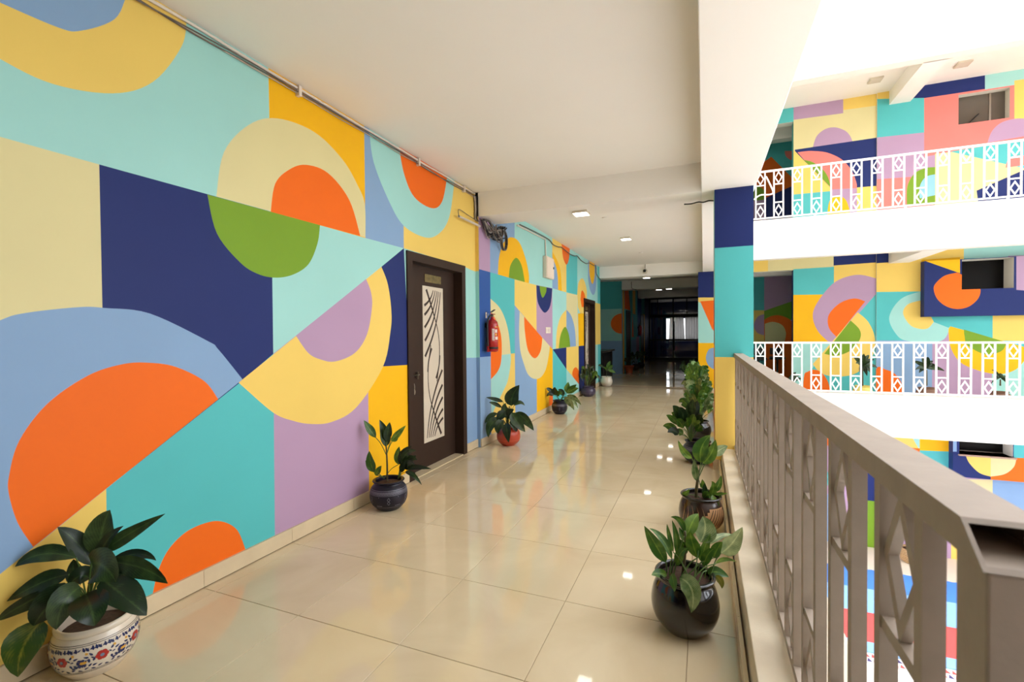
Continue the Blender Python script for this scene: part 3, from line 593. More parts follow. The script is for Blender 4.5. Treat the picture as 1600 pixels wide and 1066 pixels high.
# glazed partition at the end of the hall
g = empty('door_5', (-2.54, 24.5, 0), 'dark glazed double doors closing the far hall', 'door', kind='structure')
ALU = mat('dark_aluminium', (30, 28, 27), .35, .5)
for nm, a in (('jamb', (-2.54, -2.47, 24.5, 24.56, 0, CZ)), ('jamb', (-.19, -.12, 24.5, 24.56, 0, CZ)), ('mullion', (-1.42, -1.36, 24.5, 24.56, 0, CZ)), ('mullion', (-2.14, -2.10, 24.5, 24.56, 2.25, CZ)), ('mullion', (-.78, -.74, 24.5, 24.56, 2.25, CZ)),
              ('transom', (-2.47, -.19, 24.5, 24.56, 2.1, 2.25)), ('head_rail', (-2.47, -.19, 24.5, 24.56, 3.0, CZ)), ('bottom_rail', (-2.47, -.19, 24.5, 24.56, 0, .12)), ('lock_rail', (-2.47, -.19, 24.5, 24.56, .95, 1.03))):
    box(nm, *a, ALU, g)
gm = bpy.data.materials.new('smoked_glass'); gm.use_nodes = True
nt = gm.node_tree; tr = nt.nodes.new('ShaderNodeBsdfTransparent'); tr.inputs[0].default_value = (.72, .72, .72, 1); gl = nt.nodes.new('ShaderNodeBsdfGlossy'); gl.inputs['Roughness'].default_value = .03
mx = nt.nodes.new('ShaderNodeMixShader'); mx.inputs[0].default_value = .08; nt.links.new(tr.outputs[0], mx.inputs[1]); nt.links.new(gl.outputs[0], mx.inputs[2]); nt.links.new(mx.outputs[0], nt.nodes['Material Output'].inputs[0])
for a in ((-2.47, -1.42, .12, .95), (-1.36, -.19, .12, .95), (-2.47, -1.42, 1.03, 2.1), (-1.36, -.19, 1.03, 2.1), (-2.47, -2.14, 2.25, 3.0), (-2.10, -1.42, 2.25, 3.0), (-1.36, -.78, 2.25, 3.0), (-.74, -.19, 2.25, 3.0)):
    box('pane', a[0], a[1], 24.525, 24.535, a[2], a[3], gm, g)
tube('pull_handle', [(-1.34, 24.45, .5), (-1.34, 24.45, 1.9)], .02, STEEL, g); 
cm = mat('grey_curtain', (170, 166, 160), .8)
nt = cm.node_tree; tr = nt.nodes.new('ShaderNodeBsdfTranslucent'); tr.inputs[0].default_value = (.30, .29, .28, 1); mx = nt.nodes.new('ShaderNodeMixShader'); mx.inputs[0].default_value = .45
nt.links.new(nt.nodes['Principled BSDF'].outputs[0], mx.inputs[1]); nt.links.new(tr.outputs[0], mx.inputs[2]); nt.links.new(mx.outputs[0], nt.nodes['Material Output'].inputs[0])
def curtain(xa0, xa1, xb0, xb1, label):      # top and bottom extents differ
    v, f = [], []; n = 60
    for i in range(n+1):
        t = i/n
        for j in range(5):
            s = j/4; x = (xa0+(xa1-xa0)*t)*(1-s)+(xb0+(xb1-xb0)*t)*s
            v.append((x, 28.42+.025*math.sin(t*38), 2.25-1.4*s))
    for i in range(n):
        for j in range(4): f.append((i*5+j, i*5+j+1, (i+1)*5+j+1, (i+1)*5+j))
    x_ = (xa0+xa1)/2; o = empty('curtain', (x_, 28.42, .85), label, 'curtain', 'curtains in the room behind the glass doors')
    mk('cloth', v, f, cm, o, True); tube('rod', [(xa0, 28.42, 2.26), (xa1, 28.42, 2.26)], .012, STEEL, o)
    for bx_ in (xa0+.02, xa1-.04): box('bracket', bx_, bx_+.02, 28.42, 28.505, 2.25, 2.27, STEEL, o)
curtain(-1.80, -1.06, -1.86, -.98, 'grey curtain left of the bright gap, far room window')
curtain(-.98, -.14, -.97, -.14, 'grey curtain right of the bright gap, far room window')

# ================================================================== RAILINGS
def railing(name, label, horizontal, fixed, s0, z0, starts, m, length, endpost, pair=.17, bw=.027, hw=.075, group=None, hollow=False):
    """horizontal 'Y': runs along Y at X=fixed (inner face); 'X': runs along X at Y=fixed."""
    P = (lambda s, d, z: (fixed+d, s, z)) if horizontal == 'Y' else (lambda s, d, z: (s, fixed+d, z))
    root = empty(name, P(s0, 0, z0), label, 'railing', group)
    def bx(nm, sa, sb, da, db, za, zb, mm=m, bvl=0):
        a, b = P(sa, da, za), P(sb, db, zb)
        o = box(nm, min(a[0], b[0]), max(a[0], b[0]), min(a[1], b[1]), max(a[1], b[1]), za, zb, mm, root)
        if bvl: bev(o, bvl)
        return o
    T, Bt = z0+1.175, z0+.255
    if hollow:
        v, f = [], []
        outer = [(-.004, T-.042), (hw, T-.042), (hw, T), (-.004, T)]; inn = [(.001, T-.037), (hw-.005, T-.037), (hw-.005, T-.005), (.001, T-.005)]
        for s in (s0-.002, s0+length):
            for d, z in outer+inn: v.append(P(s+(.05*(z-T+.042)/.042 if s < s0 else 0), d, z))
        for k in range(4):
            j = (k+1) % 4
            f += [(k, j, 8+j, 8+k), (4+k, 12+k, 12+j, 4+j), (k, 4+k, 4+j, j), (8+k, 8+j, 12+j, 12+k)]
        mk('handrail', v, f, m, root)
    else:
        bx('handrail', s0, s0+length, -.004, bw+.004, T-.035, T)
    bx('bottom_rail', s0, s0+length, 0, bw, Bt-.028, Bt)
    if endpost: bx('end_post', s0, s0+.068, 0, .068, z0+.215, T-.043, m, .003)
    n = int(length/1.4)
    for i in range(n+1):
        s = s0+.08+(length-.16)*i/max(1, n); bx('foot', s-.015, s+.015, 0, bw, z0+.2 if not hollow else z0+.215, Bt-.028)
    # shared meshes
    def proto(nm, verts, faces):
        me = bpy.data.meshes.new(nm); me.from_pydata(verts, [], faces); me.materials.append(m); return me
    def vx(sa, sb, da, db, za, zb):
        a, b = P(sa, da, za), P(sb, db, zb); o = P(0, 0, 0)
        x = sorted((a[0]-o[0], b[0]-o[0])); y = sorted((a[1]-o[1], b[1]-o[1])); return boxv(x[0], x[1], y[0], y[1], za, zb)
    bar = proto('baluster', vx(0, bw, 0, bw, Bt, T-.038), BOXF)
    cb = proto('crossbar', vx(bw, pair, .003, bw-.003, -.011, .011), BOXF)
    hgt = .245
    dv, df = [], []
    cs = (bw+pair)/2; hs = (pair-bw)/2; t = .011
    for s_, z_ in ((0, hgt/2), (hs, 0), (0, -hgt/2), (-hs, 0)):
        for k in (1, 1-2*t/hs):
            for d in (.006, bw-.006):
                p = P(cs+s_*k, d, z_*k); o = P(0, 0, 0); dv.append((p[0]-o[0], p[1]-o[1], z_*k))
    for i in range(4):
        b, c = 4*i, 4*((i+1) % 4)
        df += [(b, b+1, c+1, c), (b+2, c+2, c+3, b+3), (b, c, c+2, b+2), (b+1, b+3, c+3, c+1)]
    dm = proto('diamond', dv, df)
    rl = Vector(P(s0, 0, z0))
    def put(nm, me, s, z=0):
        o = bpy.data.objects.new(nm, me); COL.objects.link(o); o.parent = root; o.location = Vector(P(s, 0, z)) - rl
    for s in starts:
        put('baluster', bar, s, 0); put('baluster', bar, s+pair, 0)
        put('crossbar', cb, s, z0+.890); put('crossbar', cb, s, z0+.535)
        put('diamond', dm, s, T-.035-hgt/2-.001); put('diamond', dm, s, Bt+hgt/2+.001)
    # bars were modelled at their true height, so lift by the floor level only once
    return root
railing('corridor_railing', 'weathered cream metal railing on the near kerb with diamond balusters', 'Y', .28, .652, 0, [.813+.335*k for k in range(13)], RAILP, 5.148-.652, True, hollow=True)
railing('corridor_railing', 'cream metal railing section behind the painted column', 'Y', .28, 5.61, 0, [5.70+.335*k for k in range(14)], RAILP, 10.49-5.61, False, hollow=True)
base = 2.547-.316*6-.013
for z, lv in ((0, 'middle'), (F, 'upper')):
    railing('wing_railing', 'white diamond baluster railing of the %s wing storey' % lv, 'X', 10.52, .50, z, [base+.316*k for k in range(26) if base+.316*k > .5], RAILW, 8.5, False, pair=.16, bw=.024, group='white railings across the courtyard')

# ================================================================== LAMPS
def lamp(x, y, z, label, s=.175):
    r = empty('ceiling_lamp', (x, y, z), label, 'lamp', 'square ceiling lamps')
    box('housing', x-s/2, x+s/2, y-s/2, y+s/2, z-.028, z, HOUS, r, bevel=.003)
    box('diffuser', x-s/2+.008, x+s/2-.008, y-s/2+.008, y+s/2-.008, z-.031, z-.0275, LED, r)
lamp(-1.33, 5.45, BZ, 'square lit lamp under the near cross beam'); lamp(-1.30, 8.70, CZ, 'square lit lamp on the ceiling between the cross beams')
lamp(-1.36, 12.56, BZ, 'square lit lamp below the security camera'); lamp(-1.37, 16.3, BZ, 'left of two lit lamps under the hall beam', .18); lamp(-1.04, 16.1, BZ, 'right of two lit lamps under the hall beam', .18)
lamp(-1.20, 19.2, CZ, 'small lit lamp deep in the dark hall', .18)
OFF = mat('lamp_off', (214, 202, 184), .5)
for (x, y), lab in (((1368, 124), 'unlit square lamp on the upper wing ceiling, left of the beam'), ((1505, 99), 'unlit square lamp on the upper wing ceiling, right of the beam')):
    p = on_z(x, y, F+CZ); r = empty('ceiling_lamp', (p.x, p.y, F+CZ), lab, 'lamp', 'square ceiling lamps')
    box('housing', p.x-.11, p.x+.11, p.y-.11, p.y+.11, F+CZ-.03, F+CZ, HOUS, r); box('diffuser', p.x-.09, p.x+.09, p.y-.09, p.y+.09, F+CZ-.033, F+CZ-.0295, OFF, r)
for (x, y), lab in (((946, 340), 'small round cover plate on the ceiling behind the near beam lamp'), ((1001, 395), 'faint round cover plate on the ceiling nearer the camera beam')):
    p = on_z(x, y, CZ); tag(lathe('cover_plate', [(0, -.006), (.045, -.006), (.05, 0), (0, 0)], (p.x, p.y, CZ), CEIL, None, 20), lab, 'cover plate')

# ================================================================== WALL FITTINGS
RED = mat('extinguisher_red', (176, 18, 22), .25, coat=.4); LBL = mat('label_paper', (226, 214, 202), .6); YLB = mat('label_yellow', (230, 180, 60), .6)
def extinguisher(x, y, z, label, detail=True):
    r = empty('fire_extinguisher', (x, y, z), label, 'extinguisher', 'wall-hung fire extinguishers')
    R_ = .072
    lathe('cylinder', [(0, 0), (R_*.85, 0), (R_, .015), (R_, .335), (R_*.92, .37), (R_*.6, .395), (.024, .405), (.022, .43), (0, .43)], (x, y, z), RED, r, 28)
    lathe('base_band', [(R_+.0008, .035), (R_+.0015, .036), (R_+.0015, .058), (R_+.0008, .059)], (x, y, z), BLACK, r, 28)
    tube('valve', [(x, y, z+.425), (x, y, z+.462)], .016, STEEL, r)
    lv = empty  # lever and handle
    mk('lever', boxv(x-.012, x+.012, y-.02, y+.07, z+.462, z+.472), BOXF, RED, r).rotation_euler = (0, 0, 0)
    mk('handle', [(x-.012, y-.03, z+.485), (x+.012, y-.03, z+.485), (x+.012, y+.075, z+.52), (x-.012, y+.075, z+.52), (x-.012, y-.03, z+.493), (x+.012, y-.03, z+.493), (x+.012, y+.075, z+.528), (x-.012, y+.075, z+.528)], BOXF, BLACK, r)
    tube('hose', cr([(x, y-.01, z+.45), (x-.0, y-.07, z+.44), (x-.02, y-.095, z+.36), (x-.02, y-.095, z+.15), (x-.02, y-.09, z+.06)], 6), .011, BLACK, r)
    tube('nozzle', [(x-.02, y-.09, z+.07), (x-.02, y-.088, z+.0)], .016, RED, r, taper=1.2)
    if detail:
        def lab_patch(nm, a0, a1, z0, z1, m, rr):
            v, f = [], []; n = 8
            for i in range(n+1):
                a = math.radians(a0+(a1-a0)*i/n)
                for q in (z0, z1): v.append((x+rr*math.cos(a), y+rr*math.sin(a), z+q))
            for i in range(n): f.append((2*i, 2*i+2, 2*i+3, 2*i+1))
            mk(nm, v, f, m, r, True)
        lab_patch('label', -75, 10, .12, .30, mat('label_red', (190, 40, 38), .5), R_+.0006)
        lab_patch('label_text_block', -68, -44, .14, .285, LBL, R_+.0011); lab_patch('label_text_block', -38, -10, .235, .275, LBL, R_+.0011); lab_patch('label_text_block', -36, -16, .20, .225, YLB, R_+.0011)
        lab_patch('label_text_block', -36, 0, .15, .185, LBL, R_+.0011); lab_patch('label_stripe', -40, 4, .30, .31, YLB, R_+.0011)
        for k in range(9): lab_patch('text_line', -66, -48+4*math.sin(k*2.1), .148+k*.0145, .1515+k*.0145, RED, R_+.0016)
    box('wall_bracket', XW2 if detail else -2.54, x-R_*.5, y-.02, y+.02, z+.30, z+.36, BLACK, r)
p = on_x(770, 549, XW2+.09)
extinguisher(XW2+.09, p.y-.01, 1.165, 'red fire extinguisher hung on the blue stripe beside the near door')
extinguisher(-2.45, 20.1, 1.25, 'red extinguisher on the dim hall wall', False)
hk = on_x(759.5, 493, XW2); h_ = empty('wall_hook', tuple(hk), 'small white bracket beside the near fire extinguisher', 'hook')
box('hook_plate', XW2, XW2+.004, hk.y-.02, hk.y+.02, hk.z-.035, hk.z+.04, WIREW, h_, bevel=.0015); tube('hook_arm', cr([(XW2+.003, hk.y, hk.z+.01), (XW2+.03, hk.y, hk.z), (XW2+.032, hk.y, hk.z+.025)], 4), .005, STEEL, h_)
# fuse box
b0 = on_x(849, 399, XW2); b1 = on_x(860, 437, XW2)
fb = empty('fuse_box', (XW2, b0.y, 2.34), 'white metal fuse box high on the aqua wall', 'fuse box')
box('housing', XW2, XW2+.07, 7.60, 8.02, 2.335, 2.70, mat('fuse_box_enamel', (232, 212, 190), .4), fb, bevel=.008)
box('cover', XW2+.07, XW2+.078, 7.615, 8.005, 2.35, 2.685, mat('fuse_box_cover', (238, 218, 198), .4), fb, bevel=.006); box('latch', XW2+.078, XW2+.088, 7.95, 7.975, 2.51, 2.545, BLACK, fb)
# switch plate
sp = empty('switch_plate', (XW2, 7.86, 1.44), 'square white switch plate on the lilac wall patch', 'switch')
box('plate', XW2, XW2+.010, 7.73, 7.99, 1.385, 1.49, mat('switch_plastic', (236, 222, 200), .4), sp, bevel=.003); box('rocker', XW2+.010, XW2+.014, 7.76, 7.85, 1.41, 1.465, WIREW, sp); box('rocker', XW2+.010, XW2+.014, 7.87, 7.96, 1.41, 1.465, WIREW, sp)
# security camera on the far beam
c = on_y(1008, 424, 12.3); sc = empty('security_camera', tuple(c), 'round white security camera on the beam face', 'camera')
def disc_y(name, prof, c, m, parent):   # lathe about the Y axis, prof (r, dist toward viewer)
    v, f = [], []; n = len(prof); s = 24
    for i in range(s):
        a = 2*math.pi*i/s
        for r, d in prof: v.append((c[0]+r*math.cos(a), c[1]-d, c[2]+r*math.sin(a)))
    for i in range(s):
        j = (i+1) % s
        for k in range(n-1): f.append((i*n+k, i*n+k+1, j*n+k+1, j*n+k))
    return mk(name, v, f, m, parent, True)
disc_y('mount', [(0, 0), (.058, 0), (.058, .02), (.05, .03), (.044, .09), (.046, .10), (0, .10)], c, HOUS, sc); disc_y('lens', [(.036, .09), (.036, .104), (.02, .108), (0, .108)], c, BLACK, sc)
# ---- cables
def cable(name, pts, r, m, label, cat='cable', n=5, group=None):
    o = tube(name, cr(pts, n), r, m); return tag(o, label, cat, group)
cable('camera_cable', [on_y(936, 415, 12.29), on_y(970, 412, 12.29), on_y(1006, 408.5, 12.29), on_y(1008, 411, 12.29), on_y(1008, 419, 12.29)], .006, WIRE, 'thin cable running to the security camera')
tr_ = empty('cable_trunking', (XW+.02, 1, 3.05), 'bundle of thin cables clipped along the ceiling edge of the near wall', 'cable')
for k, (dz, dx, r, m) in enumerate(((3.082, .014, .009, WIREW), (3.062, .014, .004, WIRE), (3.045, .013, .004, mat('beige_cable', (186, 168, 150), .6)), (3.058, .024, .004, WIRE))):
    pts = []
    for i in range(25):
        y = -3.9 + i*(5.13+3.9)/24; sag = .012*math.sin(i*1.7+k)+(.02*math.sin((y*1.1) % math.pi) if k in (1, 3) else 0)
        pts.append((XW+dx, y, dz-abs(sag)))
    tube('cable', cr(pts, 3), r, m, tr_, 6)
for y in (2.45, 3.9, 4.83): box('clip', XW+.001, XW+.035, y-.012, y+.012, 3.02, 3.09, WIREW, tr_)
cb_ = empty('cable_drop', (XW+.03, 5.10, 2.75), 'cables dropping down the pier corner to the beam', 'cable')
for k in range(4):
    tube('cable', cr([(XW+.012+.008*k, 5.10+.008*k, 3.05), (XW+.014+.007*k, 5.12+.004*k, 2.9), (XW+.012+.01*k, 5.115, 2.78), (XW+.06, 5.12+.006*k, 2.74)], 4), .006, (WIRE, WIREW, WIRE, BLACK)[k], cb_, 6)
pa, pb = on_x(717, 338, XW2+.02), on_x(765, 360, XW2+.03)
pp = empty('conduit_pipe', tuple(pa), 'white plastic conduit pipe crossing the yellow and lilac stripes', 'pipe')
tube('pipe', [(XW2+.02, pa.y, pa.z), (XW2+.03, pb.y-.28, pb.z-.006)], .014, WIREW, pp); tube('pulled_wire', cr([(XW2+.02, pa.y, pa.z), (XW+.04, pa.y+.05, pa.z+.09), (XW+.03, pa.y+.3, pa.z+.08), (XW2+.0, 5.1, 2.75)], 6), .004, WIRE, pp)
bundle = empty('cable_bundle', (-2.45, 5.72, 2.72), 'tangled dark cable bundle hanging under the near cross beam', 'cable')
rnd = random.Random(3)
c0 = on_x(775, 358, -2.47)
for k in range(26):
    y = 5.25+.5*rnd.random(); pts = [(XW2+.02+.05*rnd.random(), 5.14+.1*rnd.random(), 2.78-.03*rnd.random())]
    for i in range(4): pts.append((XW2+.02+.09*rnd.random(), 5.25+.14*i+.12*rnd.random(), 2.77-.20*rnd.random()*(1 if i < 3 else .5)))
    pts.append((XW2+.03+.07*rnd.random(), 5.68+.15*rnd.random(), 2.80))
    tube('cable', cr(pts, 5), .005+.004*rnd.random(), (WIRE, BLACK, BLACK, mat('grey_sleeve', (150, 140, 132), .6))[k % 4], bundle, 6)
for k in range(3):
    cy, cz = 5.78+.01*k, 2.63
    tube('cable_loop', [(XW2+.05+.01*k, cy+.09*math.cos(t), cz+.13*math.sin(t)) for t in [i*2*math.pi/20 for i in range(21)]], .008, (WIRE, BLACK, WIRE)[k], bundle, 6)
q = [on_x(x, y, XW2+.015) for x, y in ((808, 352), (830, 363), (852, 374))]
cd_ = empty('fuse_box_conduit', tuple(q[2]), 'pale conduit running along the ceiling and down to the fuse box', 'pipe')
tube('pipe', q, .012, WIREW, cd_); tube('pipe', [q[2], (XW2+.015, q[2].y+.02, 2.70)], .012, WIREW, cd_)
cable('ceiling_cable', [on_x(x, y, XW2+.02) for x, y in ((812, 351), (835, 362), (857, 374), (864, 382), (872, 386), (878, 387), (889, 396), (897, 400), (902, 400), (908, 407), (916, 412), (921, 411), (928, 415), (931, 416), (932, 428), (938, 437))], .009, WIRE, 'loose grey cable sagging along the top of the far mural wall')
cable('hall_cable', [(-2.22, 16.005, 3.07), (-2.22, 16.005, 2.95), (-2.21, 16.005, 2.86), (-2.16, 16.0, 2.82), (-2.05, 15.99, 2.80)], .008, BLACK, 'black cable on the shadowed hall beam')
cable('column_cable', [(.095, 5.3, 2.74), (.05, 5.32, 2.75), (.0, 5.30, 2.735), (-.05, 5.33, 2.75), (-.12, 5.35, 2.745), (-.19, 5.36, 2.75)], .007, BLACK, 'short black cable stub beside the railing column top')
cable('white_cord', [on_y(1178, 312, 10.46), on_y(1188, 305, 10.46), on_y(1203, 304, 10.46), on_y(1208, 300, 10.46), on_y(1203, 288, 10.46), on_y(1197, 276, 10.46)], .014, RAILW, 'white cord looped over the upper wing railing')
# ================================================================== COUNTER, STOOLS, MATS
ct = empty('reception_counter', (-3.0, 12.7, 0), 'black reception counter in the dim alcove', 'counter')
CM = mat('counter_black', (26, 24, 24), .3)
boxes('body', [(-2.75, -2.55, 12.75, 14.25, 0, .84)], CM, ct); box('counter_top', -2.85, -2.48, 12.7, 14.3, .84, .885, mat('counter_stone', (70, 66, 62), .25), ct, bevel=.006); box('front_panel', -2.55, -2.535, 12.85, 14.15, .12, .74, mat('counter_panel', (34, 31, 30), .4), ct)
def stool(x, y, z, label):
    r = empty('bar_stool', (x, y, z), label, 'stool', 'stools inside the middle opening')
    lathe('base', [(0, 0), (.2, 0), (.2, .012), (.03, .03), (0, .03)], (x, y, z), STEEL, r, 20); tube('pole', [(x, y, z+.02), (x, y, z+.66)], .022, STEEL, r); lathe('seat', [(0, .66), (.18, .66), (.19, .69), (.17, .73), (0, .735)], (x, y, z), BLACK, r, 20)
    tube('foot_ring', [(x+.13*math.cos(i*.4189), y+.13*math.sin(i*.4189), z+.28) for i in range(16)], .009, STEEL, r); box('backrest', x-.15, x+.15, y+.14, y+.17, z+.78, z+.95, BLACK, r, bevel=.01); tube('back_support', [(x, y+.1, z+.70), (x, y+.155, z+.86)], .012, STEEL, r)
stool(1.28, 13.3, 0, 'black stool in the middle opening, left one'); stool(1.75, 13.75, 0, 'black stool in the middle opening, right one')
FB, FR, FL = mat('foam_blue', (74, 134, 214), .85, var=.05), mat('foam_red', (226, 84, 80), .85, var=.05), mat('foam_light_blue', (140, 186, 232), .85, var=.05)
def foam(x0, x1, y0, y1, m, label, teeth=True):
    z0, z1 = -F-.02, -F+.004
    n = int((x1-x0)/.04); top = []
    pts = [(x0, y0), (x1, y0)] + [(x1-(x1-x0)*i/n, y1+(.012*math.sin(i*1.9) if teeth else 0)) for i in range(n+1)]
    v = [(a, b, z0) for a, b in pts]+[(a, b, z1) for a, b in pts]; k = len(pts)
    o = mk('foam_mat', v, [tuple(range(k, 2*k)), tuple(range(k-1, -1, -1))]+[(i, (i+1) % k, k+(i+1) % k, k+i) for i in range(k)], m); tag(o, label, 'mat', 'foam mats on the courtyard floor')
foam(1.0, 8, 10.4, 11.24, FB, 'deep blue foam mat strip nearest the ground floor plinth'); foam(1.0, 8, 9.52, 10.395, FL, 'lighter blue foam mat strip beside the red one', False); foam(1.0, 8, 8.62, 9.515, FR, 'coral red foam mat strip in the courtyard', False); foam(1.0, 8, 8.36, 8.615, FL, 'narrow pale blue foam mat strip', False)
dr = empty('patterned_runner', (4, 8.25, -F-.02), 'floor runner with red and blue triangles on the courtyard floor', 'rug')
box('runner_base', 1, 8, 8.1, 8.34, -F-.02, -F-.006, mat('runner_white', (236, 228, 226), .8), dr)
v, f, ix = [], [], []
for i in range(90):
    x = 1.02+i*.077
    for q_, (ya, yb) in enumerate(((8.12, 8.21), (8.23, 8.32))):
        n = len(v); v += [(x, ya, -F-.005), (x+.066, ya, -F-.005), (x+.033, yb, -F-.005)]; f.append((n, n+1, n+2)); ix.append((i+q_) % 3 == 0)
mk('triangle_print', v, f, [FR, mat('print_navy', (70, 60, 110), .8)], dr, idx=[int(b) for b in ix])
# ================================================================== POTTED PLANTS
def leaf(parent, b, m, t, w, mt=LEAF, roll=0., fold=.12, blunt=.0, rnd=random):
    """broad leaf along the curve b-m-t (world points), width w in metres."""
    b, m, t = Vector(b), Vector(m), Vector(t); c = 2*m-.5*b-.5*t
    N = 10; v, f, uv = [], [], []
    for i in range(N+1):
        s = i/N; p = (1-s)**2*b+2*s*(1-s)*c+s*s*t
        T = (2*(1-s)*(c-b)+2*s*(t-c)); T = T.normalized() if T.length > 1e-6 else Vector((0, 0, 1))
        view = (CAM-p).normalized(); side = T.cross(view)
        side = side.normalized() if side.length > 1e-3 else Vector((1, 0, 0))
        nrm = side.cross(T).normalized()
        if nrm.z < -.05: nrm = nrm
        side = side*math.cos(roll)+nrm*math.sin(roll); nrm = side.cross(T).normalized()
        prof = (math.sin(math.pi*min(1, s**.80))**.80 if s < 1 else 0)*(1-.12*s) if not blunt else (max(0, 1-abs(2*s-1)**3)**.6)
        if s == 0: prof = .06
        if s == 1: prof = .02
        hw = w/2*prof; wav = .05*w*math.sin(s*9+roll*5)
        for k, u in enumerate((-1, -.5, 0, .5, 1)):
            v.append(p+side*hw*u+nrm*(fold*w*(abs(u)**1.5)*prof+wav*(u if abs(u) == 1 else 0)*prof)); uv.append((.5+u/2, s))
    for i in range(N):
        for k in range(4): f.append((i*5+k, i*5+k+1, (i+1)*5+k+1, (i+1)*5+k))
    for q in v:
        if q.z < .006: q.z = .006
    return mk('leaf', v, f, mt, parent, True, uvs=uv)
class Plant:
    def __init__(s, label, x, y, z=0, group='potted plants in the corridor'):
        s.c = Vector((x, y, z)); s.o = empty('potted_plant', (x, y, z), label, 'plant', group); s.rnd = random.Random(int(abs(x*1000)+abs(y*100)))
        s.d = (s.c+Vector((0, 0, .35))-CAM).dot(fw)
    def P(s, x, y, dd=0): return at_depth(x, y, s.d-dd)
    def fix(s, p):
        if p.x < -2.3 and p.y < 12.3: p.x = max(p.x, (XW if p.y < 5.1 else XW2)+.018)
        if p.x > 0 and s.c.x < .2 and p.z < .23 and p.y < 5.1: p.x = min(p.x, .13)
        if p.x > .08 and p.y > 5.1 and s.c.x < .2: p.x = .08
        return p
    def leaves(s, specs, root=None, mt=LEAF, stem=True, wk=1.0):
        """specs: (bx,by,mx,my,tx,ty,width_px[,tip depth toward viewer[,material]])"""
        for q in specs:
            bx, by, mx_, my, tx, ty, wpx = q[:7]; dd = q[7] if len(q) > 7 and q[7] is not None else s.rnd.uniform(-.5, .6)*math.hypot(tx-bx, ty-by)/FPX*s.d
            m = q[8] if len(q) > 8 else mt; roll = s.rnd.uniform(-.5, .5)
            b, md, t = s.fix(s.P(bx, by, dd*(.6 if ty > by+7 else .15))), s.fix(s.P(mx_, my, dd*(.95 if ty > by+7 else .55))), s.fix(s.P(tx, ty, dd))
            leaf(s.o, b, md, t, wpx/FPX*s.d/math.cos(roll)*wk*1.1, m, roll, rnd=s.rnd)
            if stem and root:
                r0 = s.P(*root, 0); mid = (r0+b)/2+Vector((0, 0, (r0-b).length*.12))
                tube('petiole', cr([r0, mid, b], 4), .0035, STEMG, s.o, 5, .8)
    def stem(s, pts, r=.008, m=STEM):
        tube('stem', cr([s.P(*p) for p in pts], 4), r, m, s.o, 7, .7)
    def bush(s, n, r, z0, h, lw, ll, mt=LEAF, seed=1, droop=.25, mats=None):
        rr = random.Random(seed)
        for i in range(n):
            a = i*2.399+rr.uniform(-.4, .4); e = (i+.5)/n
            st = s.c+Vector((.02*math.cos(a), .02*math.sin(a), z0+.02+.45*h*e*rr.random()))
            tip = s.c+Vector((r*(1.05-.55*e)*math.cos(a), r*(1.05-.55*e)*math.sin(a), z0+h*(.35+.65*e)*rr.uniform(.85, 1.05)))
            k = .42; b = st.lerp(tip, k)+Vector((0, 0, .04)); md = st.lerp(tip, .74)+Vector((0, 0, .05+droop*.12)); tip = tip-Vector((0, 0, droop*.1*rr.random()))
            b, md, tip = s.fix(b), s.fix(md), s.fix(tip)
            leaf(s.o, b, md, tip, lw*rr.uniform(.8, 1.2), (mats[i % len(mats)] if mats else mt), rr.uniform(-.7, .7), rnd=rr)
            tube('petiole', cr([st, st.lerp(b, .5)+Vector((0, 0, .015)), b], 3), .0032, STEMG, s.o, 5, .8)
    def pot(s, prof, m, rim_m=None, rim=None, soil_r=.1, soil_z=.2, seg=48):
        o = lathe('pot', prof, s.c, m, s.o, seg)
        if rim: lathe('pot_rim', rim, s.c, rim_m or m, o, seg)
        lathe('soil', [(0, soil_z+.008), (soil_r*.6, soil_z+.006), (soil_r, soil_z), (soil_r, soil_z-.02), (0, soil_z-.02)], s.c, SOIL, s.o, 28)
        s.prof = prof; s.potobj = o; return o
    def surf(s, a, z, off=.0008):
        pr = [q for q in s.prof]
        for (r0, z0), (r1, z1) in zip(pr, pr[1:]):
            if z0 <= z <= z1 and z1 > z0:
                r = r0+(r1-r0)*(z-z0)/(z1-z0)+off
                return (s.c.x+r*math.cos(a), s.c.y+r*math.sin(a), s.c.z+z)
        return (s.c.x, s.c.y, s.c.z+z)
    def decal(s, name, polys, m, off=.0014):
        """polys: lists of (angle, z); fans/strips lying on the pot's skin"""
        v, f = [], []
        for pl in polys:
            n = len(v); v += [s.surf(a, z, off) for a, z in pl]; f.append(tuple(range(n, n+len(pl))))
        return mk(name, v, f, m, s.potobj, True)
    def ring(s, name, z, wd, m, off=.0012, seg=64):
        v, f = [], []
        for i in range(seg):
            a = 2*math.pi*i/seg; v += [s.surf(a, z-wd/2, off), s.surf(a, z+wd/2, off)]
        for i in range(seg): j = (i+1) % seg; f.append((2*i, 2*j, 2*j+1, 2*i+1))
        return mk(name, v, f, m, s.potobj, True)
def smooth_prof(pts, n=5): return [(max(0, v.x), v.y) for v in (Vector((p.x, p.y)) for p in cr([Vector((a, b)) for a, b in pts], n))]
def jar(R, H, neck, foot, lip=.012, inner=True):
    """round-bellied pot: outer profile up to the lip then down inside"""
    out = [(0, 0)] + smooth_prof([(foot, 0), (foot*1.08, .006), (R*.90, H*.22), (R, H*.46), (R*.93, H*.72), (neck, H*.88), (neck*1.0, H*.92)], 5)
    rimp = smooth_prof([(neck, H*.92), (neck+lip, H*.955), (neck+lip, H*.985), (neck+lip*.3, H), (neck-lip*.5, H*.98), (neck-lip*.6, H*.9), (neck-lip*.6, H*.78)], 4)
    return out, rimp
def towards(c, dx=0): return math.atan2(-c.y, -c.x)+dx      # angle on a pot facing the viewer
